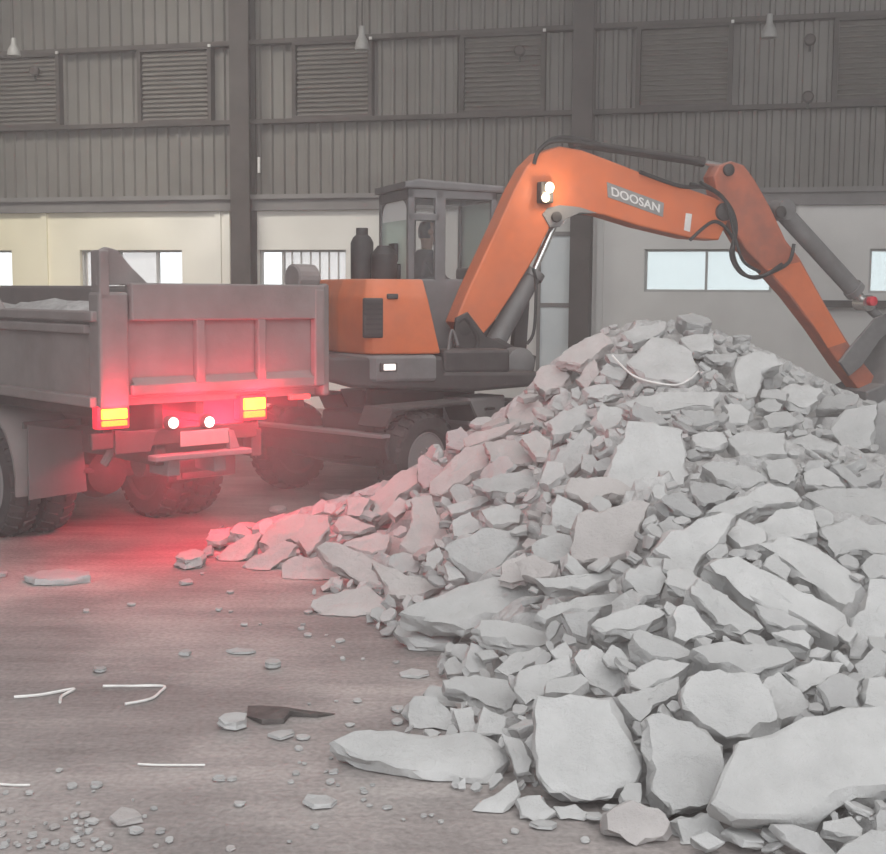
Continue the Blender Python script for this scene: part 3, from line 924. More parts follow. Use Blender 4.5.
# boom: outline read on the plane of its near cheek
BY0, BY1 = -.20, .08
boom_px = [(455, 322), (468, 290), (483, 258), (498, 226), (514, 190), (527, 166), (541, 152), (560, 146), (582, 150), (604, 158), (640, 172), (690, 189), (716, 198), (729, 206),
           (728, 222), (719, 240), (690, 238), (640, 226), (604, 215), (580, 211), (563, 215), (550, 228), (536, 256), (514, 292), (494, 322), (482, 336), (466, 336)]
mb = MB()
mb.prism(*epoly(boom_px, BY0, BY1, .018))
boom = ep(mb, 'boom', 'orange')
mb = MB()
mb.prism(*epoly([(543, 214), (548, 208), (560, 205), (580, 207), (598, 213), (580, 213), (566, 219), (560, 227), (550, 227)], BY0 - .02, BY1 + .02, .006))
tag(mb.build('cylinder_lug', 'rim', boom), 'pale lug under the elbow')
mb = MB(); c = elp(556, 217, BY0 - .035); mb.lathe([(.05, 0), (.05, .03), (.03, .035)], c, (0, -1, 0), 16); mb.build('pivot_pin', 'dark', boom, True)
mb = MB(); c = elp(464, 328, BY0 - .02); mb.lathe([(.09, -.04), (.09, .02), (.05, .04)], c, (0, -1, 0), 20); mb.build('foot_pin', 'dark', boom, True)
mb = MB(); c = elp(723, 212, BY0 - .0); mb.lathe([(.09, 0), (.09, .04), (.05, .05)], c, (0, -1, 0), 20); mb.build('arm_pin', 'dark', boom, True)
# name plate with lettering
P0, P1, P2, P3 = (607, 182), (664, 203), (663, 217), (608, 197)
mb = MB(); pl, ex, _ = epoly([P0, P1, P2, P3], BY0 - .008, BY0 - .001, 0); mb.prism(pl, ex)
mb.build('name_plate', 'decal', boom)
fc = bpy.data.curves.new('lettering', 'FONT')
fc.body = 'DOOSAN'
fc.size = 1; fc.align_x = 'CENTER'; fc.align_y = 'CENTER'; fc.extrude = .004; fc.offset = .018
to = bpy.data.objects.new('lettering_curve', fc); COL.objects.link(to)
dg = bpy.context.evaluated_depsgraph_get()
tm = bpy.data.meshes.new_from_object(to.evaluated_get(dg))
bpy.data.objects.remove(to); bpy.data.curves.remove(fc)
xs = [v.co.x for v in tm.vertices]; ys = [v.co.y for v in tm.vertices]
L0, L1, L2, L3 = [elp(*p, BY0 - .010) for p in (P0, P1, P2, P3)]
def bil(u, v):
    return (L3 * (1 - u) + L2 * u) * (1 - v) + (L0 * (1 - u) + L1 * u) * v
for v in tm.vertices:
    u = .07 + .86 * (v.co.x - min(xs)) / (max(xs) - min(xs)); w = .2 + .6 * (v.co.y - min(ys)) / (max(ys) - min(ys))
    q = bil(u, w); v.co = (q.x, q.y - max(0, v.co.z), q.z)
tm.materials.clear(); tm.materials.append(M['decal_white'])
lt = bpy.data.objects.new('lettering', tm); COL.objects.link(lt); lt.parent = boom
mb = MB(); pl, ex, _ = epoly([(686, 213), (692, 214), (690, 232), (684, 230)], BY0 - .005, BY0 - .001, 0); mb.prism(pl, ex)
tag(mb.build('warning_sticker', 'white_line', boom), 'small pale sticker')
# work lamp on the boom cheek, lit
c = elp(543, 193, BY0 - .0)
mb = MB(); mb.box((c.x - .07, BY0 - .10, c.z - .10), (c.x + .07, BY0 + .0, c.z + .10), .015); wl = mb.build('work_lamp', 'dark', boom)
mb = MB(); mb.lathe([(.052, 0), (.05, .012), (.03, .02)], (c.x + .02, BY0 - .10, c.z + .045), (.25, -1, 0), 18); mb.build('lamp_lens', 'work_lamp', wl, True)
mb = MB(); mb.lathe([(.045, 0), (.043, .012), (.03, .02)], (c.x - .02, BY0 - .10, c.z - .05), (.25, -1, 0), 18); mb.build('lamp_lens', 'work_lamp', wl, True)

# arm
AY0, AY1 = -.17, .05
arm_px = [(714, 176), (720, 165), (732, 161), (744, 165), (754, 178), (770, 206), (786, 240), (800, 258), (830, 312), (852, 348), (884, 388), (880, 402), (866, 398),
          (842, 368), (816, 330), (790, 296), (768, 272), (746, 250), (732, 226), (719, 200)]
mb = MB(); mb.prism(*epoly(arm_px, AY0, AY1, .016))
arm = ep(mb, 'arm', 'orange_worn')
mb = MB(); mb.prism(*epoly([(768, 269), (800, 262), (846, 342), (828, 348), (816, 328), (790, 293)], AY0 - .006, AY0 - .001, 0))
tag(mb.build('cheek_plate', 'orange', arm), 'brighter orange lower cheek')
for q_ in ((728, 170), (780, 212), (872, 392)):
    mb = MB(); mb.lathe([(.06, 0), (.06, .03), (.03, .04)], elp(*q_, AY0 - .01), (0, -1, 0), 18); mb.build('pivot_pin', 'dark', arm, True)

def cyl(name, p0, p1, p2, rb, rr, parent=EX, mat='grey_steel', lug=True):
    """hydraulic cylinder: barrel p0-p1, rod p1-p2"""
    mb = MB()
    d = (p1 - p0).normalized()
    mb.tube([p0, p0 + d * .05, p0 + d * .051, p1 - d * .07, p1 - d * .069, p1], [rb * .8, rb * .8, rb, rb, rb * 1.18, rb * 1.18], 18)
    side = V((0, 1, 0))
    mb.tube([p0 - side * rb * 1.2, p0 + side * rb * 1.2], rb * 1.15, 14)
    o = mb.build(name, mat, parent, True)
    mb = MB(); mb.tube([p1, p2], rr, 14); mb.tube([p2 - side * rb, p2 + side * rb], rr * 1.7, 14)
    tag(mb.build('piston_rod', 'chrome', o, True), 'bright piston rod')
    return o
yb = (BY0 + BY1) / 2
cyl('boom_cylinder', elp(490, 352, yb), elp(534, 271, yb), elp(557, 219, yb), .10, .033)
cyl('arm_cylinder', elp(575, 143, yb), elp(703, 162, yb), elp(726, 166, yb), .045, .026, mat='dark')
cyl('bucket_cylinder', elp(781, 210, yb), elp(856, 292, yb), elp(864, 303, yb), .095, .05)
mb = MB(); c = elp(863, 301, yb); mb.lathe([(.05, 0), (.05, .06), (.03, .07)], c + V((0, -.12, 0)), (0, -1, 0), 14); tag(mb.build('red_cap', 'red_cap', EX, True), 'small red cap')
# linkage and bucket
mb = MB()
for y in (AY0 - .06, AY1 + .02):
    pl, ex, b_ = epoly([(840, 362), (852, 346), (876, 318), (892, 312), (896, 326), (880, 340), (862, 366), (850, 376)], y, y + .04, .008); mb.prism(pl, ex, b_)
mb.tube([elp(864, 303, yb), elp(884, 322, yb)], .05, 12)
ep(mb, 'bucket_link', 'grey_steel')
mb = MB()
bk = [(866, 392), (884, 384), (905, 330), (930, 330), (950, 380), (944, 440), (910, 474), (880, 468), (872, 430)]
mb.prism(*epoly(bk, -.38, .30, .02))
bu = ep(mb, 'bucket', 'grey_steel')
for k in range(4):
    mb = MB(); y = -.34 + .2 * k
    p = elp(884, 466, y); mb.prism([(p.x - .05, y - .03, p.z + .06), (p.x + .08, y - .03, p.z + .04), (p.x - .02, y - .03, p.z - .10)], (0, .06, 0), .006); mb.build('bucket_tooth', 'dark', bu)
# hoses
def hose(pts, y, r=.018, nm='hydraulic_hose', yy=None):
    mb = MB(); mb.tube(curve([elp(px, py, y + (yy[i] if yy else 0)) for i, (px, py) in enumerate(pts)], 6), r, 8)
    return ep(mb, nm, 'rubber_hose', EX, True)
hose([(534, 164), (538, 152), (548, 143), (562, 141), (580, 143), (640, 152), (690, 160), (704, 164)], BY0 - .02, .02)
hose([(530, 172), (536, 156), (552, 139), (575, 138), (600, 144)], BY0 + .1, .018)
hose([(640, 172), (680, 186), (708, 188), (728, 204), (736, 226), (733, 252), (740, 270), (754, 278), (772, 272), (789, 262), (794, 244)], BY0 - .04, .02)
hose([(690, 184), (712, 190), (730, 208), (734, 236), (731, 256), (742, 274), (762, 276), (782, 264)], BY0 - .07, .018)
hose([(700, 182), (722, 196), (730, 216), (737, 244), (744, 262), (760, 272)], BY0 - .09, .016)
hose([(690, 240), (712, 222), (726, 228), (736, 244)], BY0 - .05, .018)
hose([(533, 268), (536, 285), (534, 330), (527, 344)], BY0 - .06, .016)
# boom foot bracket, front platform clutter
mb = MB()
for y in (BY0 - .05, BY1 + .01):
    mb.prism(*epoly([(452, 372), (456, 318), (468, 312), (486, 336), (508, 346), (512, 372)], y, y + .04, .008))
mb.prism(*epoly([(484, 372), (488, 340), (500, 338), (524, 352), (537, 356), (534, 374)], BY0, BY1 + .2, .02))
ep(mb, 'boom_bracket', 'dark')
mb = MB(); mb.prism(*epoly([(512, 362), (519, 292), (526, 290), (530, 300), (526, 362)], BY1 + .05, BY1 + .15, .01)); ep(mb, 'support_post', 'dark')
mb = MB(); c = elp(517, 362, BY0 - .15); mb.lathe([(.10, -.12), (.14, -.1), (.14, .1), (.10, .12)], c, (0, 1, 0), 20); ep(mb, 'slew_motor', 'grey_steel', EX, True)
hose([(455, 345), (470, 352), (478, 340), (466, 318), (458, 322)], BY0 - .12, .02)
hose([(448, 352), (460, 366), (480, 364), (492, 350)], BY0 - .16, .022)
mb = MB(); mb.box((el(445, 372, SY)[0], SY + .04, el(445, 374, SY)[1]), (el(512, 372, SY)[0], SY + .35, el(445, 350, SY)[1]), .03); ep(mb, 'fuel_tank', 'dark')
mb = MB(); mb.tube(curve([elp(448, 350, SY + .1), elp(452, 330, SY + .1), elp(458, 345, SY + .1)], 6), .014, 8); ep(mb, 'grab_rail', 'grey_steel', EX, True)

# ------------------------------------------------------------------ operator in the cab
def skin_body(name, verts, edges, mat, root=0, sub=2):
    me = bpy.data.meshes.new(name)
    me.from_pydata([v[:3] for v in verts], edges, [])
    o = bpy.data.objects.new(name, me); COL.objects.link(o)
    o.modifiers.new('skin', 'SKIN').use_smooth_shade = True
    s = o.modifiers.new('sub', 'SUBSURF'); s.levels = sub; s.render_levels = sub
    for i, v in enumerate(verts):
        d = me.skin_vertices[0].data[i]
        r = v[3]; d.radius = r if isinstance(r, tuple) else (r, r); d.use_root = (i == root)
    dg = bpy.context.evaluated_depsgraph_get()
    m2 = bpy.data.meshes.new_from_object(o.evaluated_get(dg))
    bpy.data.objects.remove(o); bpy.data.meshes.remove(me)
    m2.name = name
    m2.materials.clear(); m2.materials.append(M[mat])
    return m2
hx, hy, hz = sx_ + .0, sy_, zs + .135      # pelvis, local excavator coordinates
head = (hx + .03, hy, hz + .68)
bv = [(hx, hy, hz, (.15, .12)), (hx - .02, hy, hz + .18, (.15, .11)), (hx - .02, hy, hz + .38, (.17, .11)), (hx, hy, hz + .50, (.06, .06)), (hx + .01, hy, hz + .56, (.052, .055)),
      (hx + .02, hy, hz + .64, (.078, .095)), (hx + .02, hy, hz + .73, (.078, .098)), (hx + .02, hy, hz + .79, (.05, .06))]
be = [(0, 1), (1, 2), (2, 3), (3, 4), (4, 5), (5, 6), (6, 7)]
for sg in (-1, 1):
    b = len(bv)
    bv += [(hx - .02, hy + sg * .19, hz + .44, .062), (hx + .08, hy + sg * .25, hz + .20, .048), (hx + .28, hy + sg * .27, hz + .12, .036), (hx + .345, hy + sg * .28, hz + .13, (.026, .042))]
    be += [(2, b), (b, b + 1), (b + 1, b + 2), (b + 2, b + 3)]
    f0 = len(bv)
    for k in range(4):     # fingers curled over the lever
        yy = hy + sg * .28 + (k - 1.5) * .018
        bv += [(hx + .385, yy, hz + .135 - .006 * abs(k - 1), .009), (hx + .40, yy, hz + .105, .008), (hx + .385, yy, hz + .088, .007)]
        be += [(b + 3, len(bv) - 3), (len(bv) - 3, len(bv) - 2), (len(bv) - 2, len(bv) - 1)]
    bv += [(hx + .36, hy + sg * .24, hz + .125, .010), (hx + .385, hy + sg * .235, hz + .11, .008)]
    be += [(b + 3, len(bv) - 2), (len(bv) - 2, len(bv) - 1)]
    b = len(bv)
    bv += [(hx + .02, hy + sg * .10, hz - .01, .095), (hx + .33, hy + sg * .13, hz + .03, .068), (hx + .37, hy + sg * .13, hz - .34, .05), (hx + .46, hy + sg * .13, hz - .38, .035)]
    be += [(0, b), (b, b + 1), (b + 1, b + 2), (b + 2, b + 3)]
me = skin_body('person', bv, be, 'skin')
# face: push nose, brow hollows, jaw on the skinned head
for v in me.vertices:
    q = V(v.co) - V((hx + .02, hy, hz + .68))
    if abs(q.y) < .11 and -.12 < q.z < .16 and q.x > .02:
        v.co.x += .028 * math.exp(-(q.y / .016) ** 2 - ((q.z + .005) / .03) ** 2)
        for e in (-.034, .034):
            v.co.x -= .014 * math.exp(-((q.y - e) / .018) ** 2 - ((q.z - .03) / .016) ** 2)
        v.co.x -= .006 * math.exp(-(q.y / .03) ** 2 - ((q.z + .05) / .008) ** 2)
op = bpy.data.objects.new('person', me); COL.objects.link(op)
op.matrix_world = EXM
tag(op, 'person in dark work clothes sitting at the controls inside the excavator cab', 'person')
# clothing shell: copy of the body below the neck, slightly larger, without hands
bm = bmesh.new(); bm.from_mesh(me)
kill = [f for f in bm.faces if f.calc_center_median().z > hz + .50 or f.calc_center_median().x > hx + .30 and abs(f.calc_center_median().z - hz - .12) < .09 and abs(f.calc_center_median().y - hy) > .20]
bmesh.ops.delete(bm, geom=kill, context='FACES')
bm.normal_update()
for v in bm.verts: v.co += v.normal * .012
m3 = bpy.data.meshes.new('work_jacket'); bm.to_mesh(m3); bm.free(); m3.materials.clear(); m3.materials.append(M['cloth'])
jo = bpy.data.objects.new('work_clothes', m3); COL.objects.link(jo); jo.parent = op
bm = bmesh.new(); bm.from_mesh(me)
kill = [f for f in bm.faces if not (f.calc_center_median().z > hz + .62 and (f.calc_center_median().x < hx + .02 or f.calc_center_median().z > hz + .765))]
bmesh.ops.delete(bm, geom=kill, context='FACES'); bm.normal_update()
for v in bm.verts: v.co += v.normal * .014
m4 = bpy.data.meshes.new('hair'); bm.to_mesh(m4); bm.free(); m4.materials.clear(); m4.materials.append(M['hair'])
ho = bpy.data.objects.new('hair', m4); COL.objects.link(ho); ho.parent = op
mb = MB()
for sg in (-1, 1):
    mb.lathe([(.028, -.008), (.032, .0), (.02, .01)], (hx + .015, hy + sg * .10, hz + .68), (0, sg, .0), 12)
mb.build('ears', 'skin', op, True)
# ------------------------------------------------------------------ rubble heap
# base surface: thin-plate fit through points read along the heap's toe, slope and crest
def atY(px, py, y):
    return ony(px, py, y)
ctl = []
for p in [(205, 563), (240, 578), (285, 596), (330, 618), (375, 632), (398, 652), (425, 668), (428, 690), (405, 715), (372, 752), (370, 775), (430, 797), (500, 815), (560, 826), (610, 842), (690, 862), (780, 885)]:
    ctl.append(onz(*p))
for p in [(150, 548), (175, 566), (160, 530), (195, 535), (120, 560), (205, 590), (290, 640), (350, 690), (300, 760), (360, 820), (500, 850)]:
    ctl.append(onz(*p))
for x in (2.2, 3.2, 4.4, 5.6):
    ctl.append(V((x, 3.9 - .05 * (x - 2), .0)))
for px, py, y in [(250, 541, 9.0), (300, 515, 9.2), (345, 500, 9.4), (392, 478, 9.8), (432, 458, 9.9), (470, 432, 10.0), (505, 408, 10.1), (528, 388, 10.15), (548, 366, 10.25),
                  (575, 350, 10.4), (610, 336, 10.5), (650, 331, 10.6), (690, 336, 10.6), (725, 343, 10.6), (765, 362, 10.6), (800, 378, 10.5), (835, 394, 10.4), (870, 408, 10.2), (905, 420, 10.2), (960, 430, 10.2),
                  (650, 480, 7.0), (650, 420, 8.1), (650, 560, 5.9), (650, 640, 5.15), (650, 760, 4.58),
                  (760, 480, 7.2), (780, 560, 6.0), (800, 640, 5.2), (800, 760, 4.45), (880, 500, 7.2), (890, 600, 5.7), (890, 700, 4.75),
                  (540, 480, 7.9), (540, 560, 6.6), (540, 640, 5.65), (520, 720, 5.0), (570, 760, 4.7),
                  (450, 520, 8.2), (450, 590, 7.0), (400, 560, 8.0), (330, 560, 8.6), (560, 420, 9.0), (760, 410, 8.8), (860, 450, 8.6)]:
    ctl.append(atY(px, py, y))
for x, y in [(-2.0, 10.2), (-1.4, 10.3), (-.6, 10.75), (.1, 10.9), (.75, 11.15), (1.4, 11.75), (2.1, 12.0), (3.0, 12.0), (4.0, 11.9), (5.6, 11.9), (-2.6, 8.6), (-2.2, 7.6), (-1.2, 6.2), (-.6, 5.0), (0, 4.0)]:
    ctl.append(V((x, y, 0)))
cx = np.array([(p.x, p.y) for p in ctl]); cz = np.array([p.z for p in ctl])
def _phi(a, b):
    return np.sqrt(((a[:, None, :] - b[None, :, :]) ** 2).sum(-1) + .02)
A = np.zeros((len(cx) + 3, len(cx) + 3)); n_ = len(cx)
A[:n_, :n_] = _phi(cx, cx) - np.eye(n_) * .05; A[:n_, n_] = 1; A[:n_, n_ + 1:] = cx; A[n_, :n_] = 1; A[n_ + 1:, :n_] = cx.T
wts = np.linalg.solve(A, np.concatenate([cz, np.zeros(3)]))
GX0, GX1, GY0, GY1, GD = -2.6, 5.6, 3.3, 12.3, .05
gx = np.arange(GX0, GX1 + 1e-6, GD); gy = np.arange(GY0, GY1 + 1e-6, GD)
GG = np.stack(np.meshgrid(gx, gy), -1).reshape(-1, 2)
hz_ = np.concatenate([_phi(GG[i:i + 4000], cx) @ wts[:n_] for i in range(0, len(GG), 4000)]) + wts[n_] + GG @ wts[n_ + 1:]
BASE = np.maximum(hz_, -.03).reshape(len(gy), len(gx))
def hgt(x, y):
    fx = min(max((x - GX0) / GD, 0), len(gx) - 1.001); fy = min(max((y - GY0) / GD, 0), len(gy) - 1.001)
    i, j = int(fx), int(fy); u, v = fx - i, fy - j
    return (BASE[j, i] * (1 - u) + BASE[j, i + 1] * u) * (1 - v) + (BASE[j + 1, i] * (1 - u) + BASE[j + 1, i + 1] * u) * v
def surf(px, py):
    """first point where the pixel's ray meets the heap's base surface (or the floor)"""
    d = ray(px, py)
    t = 3.5
    while t < 13:
        p = EYE + d * t
        if p.z <= max(hgt(p.x, p.y), 0):
            for _ in range(8):
                t -= .01; p = EYE + d * t
                if p.z > max(hgt(p.x, p.y), 0): break
            return p
        t += .03
    return None
def hnorm(p):
    e = .15
    return V((hgt(p.x - e, p.y) - hgt(p.x + e, p.y), hgt(p.x, p.y - e) - hgt(p.x, p.y + e), 2 * e)).normalized()

BL_ = []       # (bvh, lo, hi, object)
from mathutils import noise as _nz
def mk_slab(poly, n, t, rnd, rough=1.0, taper=.06):
    """broken slab: poly = 3D outline of the top face on a plane with normal n; thickness t. Returns verts, faces"""
    c = sum(poly, V()) / len(poly)
    size = max((p - c).length for p in poly)
    seg = max(.028, size * .13)
    so = V((rnd.uniform(-50, 50), rnd.uniform(-50, 50), rnd.uniform(-50, 50)))
    ring = []
    m_ = len(poly)
    for i in range(m_):
        a, b = poly[i], poly[(i + 1) % m_]
        L_ = (b - a).length
        k = max(1, min(9, int(L_ / seg)))
        e = (b - a).cross(n).normalized()
        for q in range(k):
            f = (q + (rnd.uniform(-.25, .25) if q else 0)) / k
            p = a + (b - a) * f
            j = (_nz.noise(p * (3.2 / max(size, .08)) + so) * .06 * size + _nz.noise(p * 30 + so) * .006) * rough
            ring.append(p + e * j)
    N_ = len(ring)
    # chips along the upper edge: wide where the noise is high
    chipn = [max(0.0, _nz.noise(p * (2.2 / max(size, .08)) + so * 1.7)) for p in ring]
    ins = [size * (.025 + .22 * h * h ** .5) for h in chipn]
    drop = [t * (.06 + .40 * h) for h in chipn]
    R = [(p - c) for p in ring]
    RL = [max(r.length, 1e-5) for r in R]
    amp = min(.022, t * .2) * rough
    rows = []
    K3 = (.35, .68) if size < .16 else (.25, .5, .76)
    for f in K3:       # rings inside the top face, innermost first
        rows.append([c + R[i] * (f * (RL[i] - ins[i]) / RL[i]) for i in range(N_)])
    rows.append([c + R[i] * ((RL[i] - ins[i]) / RL[i]) for i in range(N_)])
    rows.append([ring[i] - n * drop[i] for i in range(N_)])
    nst = 4 if t > .07 else 3
    for s_ in range(1, nst):
        f = s_ / nst
        row = []
        for i in range(N_):
            o = _nz.noise(ring[i] * 9 + so + n * (f * 3)) * amp * 1.6 - taper * size * f * f
            row.append(ring[i] + R[i] / RL[i] * o - n * (drop[i] + (t * .94 - drop[i]) * f))
        rows.append(row)
    rows.append([ring[i] - R[i] / RL[i] * min(RL[i] * .5, taper * size * 1.2 + .012) - n * t for i in range(N_)])
    vs = [c.copy()]
    nt_ = len(K3) + 1
    for ri, row in enumerate(rows):
        for p in row:
            w_ = min(.016, .05 * size + .002) * rough
            d = _nz.noise(p * (2.4 / max(size, .1)) + so) * w_ * (.9 if ri < nt_ else .5) + _nz.noise(p * 34 + so) * .0035 * rough
            q = p + n * d
            if ri >= nt_:
                q += V((_nz.noise(p * 26 + so), _nz.noise(p * 26 - so), _nz.noise(p * 26 + so * .5))) * min(.014, .14 * t) * rough
            vs.append(q)
    vs.append(c - n * t)
    fs = [(0, 1 + (i + 1) % N_, 1 + i) for i in range(N_)]
    K = len(rows)
    for ri in range(K - 1):
        for i in range(N_):
            j = (i + 1) % N_
            fs.append((1 + ri * N_ + i, 1 + ri * N_ + j, 1 + (ri + 1) * N_ + j, 1 + (ri + 1) * N_ + i))
    last = len(vs) - 1
    fs += [(last, 1 + (K - 1) * N_ + i, 1 + (K - 1) * N_ + (i + 1) % N_) for i in range(N_)]
    return vs, fs
def to_bm(vs, fs):
    bm = bmesh.new()
    bv = [bm.verts.new(v) for v in vs]
    for f in fs:
        try: bm.faces.new([bv[i] for i in f])
        except ValueError: pass
    bmesh.ops.triangulate(bm, faces=bm.faces[:])
    bmesh.ops.recalc_face_normals(bm, faces=bm.faces[:])
    for f in bm.faces: f.smooth = True
    for e in bm.edges:
        if len(e.link_faces) == 2 and e.calc_face_angle(0) > .52: e.smooth = False
    return bm
def clash(bvh, lo, hi):
    for b2, l2, h2, _ in BL_:
        if l2[0] < hi[0] and lo[0] < h2[0] and l2[1] < hi[1] and lo[1] < h2[1] and l2[2] < hi[2] and lo[2] < h2[2]:
            if bvh.overlap(b2): return True
    return False
def bounds(vs):
    return [min(v[i] for v in vs) for i in range(3)], [max(v[i] for v in vs) for i in range(3)]
def commit(bm, bvh, lo, hi, name, mat):
    me = bpy.data.meshes.new(name)
    c = V(((lo[0] + hi[0]) / 2, (lo[1] + hi[1]) / 2, lo[2]))
    for v in bm.verts: v.co -= c
    bm.to_mesh(me); bm.free()
    me.materials.append(M[mat])
    o = bpy.data.objects.new(name, me); COL.objects.link(o); o.location = c
    BL_.append((bvh, lo, hi, o))
    return o
NCL = [0]
def place(pxpoly, t, n, name, mat, seed, lift=.5, rough=1.3, steps=None, taper=.06, y=None, floor_=False, force=True):
    """slab whose top face fills the pixel outline, resting at the heap's surface; pushed into the heap until it clears its neighbours"""
    mx_, my_ = sum(p[0] for p in pxpoly) / len(pxpoly), sum(p[1] for p in pxpoly) / len(pxpoly)
    n = V(n).normalized()
    a = surf(mx_, my_) if y is None else atY(mx_, my_, y)
    if a is None: return None
    dist = (a - EYE).length
    d = ray(mx_, my_)
    base = dist - lift * t
    if floor_:      # rests on the floor: raise the face so that its lowest point touches z = 0
        base = dist
    best = None
    for s in (steps or (0, .04, .08, .12, .16, .2, .26, .32, .4, -.05, -.1, -.15)):
        p0 = EYE + d * (base + s)
        poly = [onplane(px, py, p0, n) for px, py in pxpoly]
        rnd = random.Random(seed)
        vs, fs = mk_slab(poly, n, t, rnd, rough, taper)
        lo, hi = bounds(vs)
        if lo[2] < .004:      # never below the floor
            for v in vs: v.z = max(v.z, .004 + .002 * rnd.random())
            lo, hi = bounds(vs)
        bm = to_bm(vs, fs)
        bvh = BVHTree.FromBMesh(bm)
        if not clash(bvh, lo, hi):
            return commit(bm, bvh, lo, hi, name, mat)
        if best is None: best = (bm, bvh, lo, hi)
        else: bm.free()
    if not force:
        best[0].free(); return None
    NCL[0] += 1
    return commit(*best, name, mat)
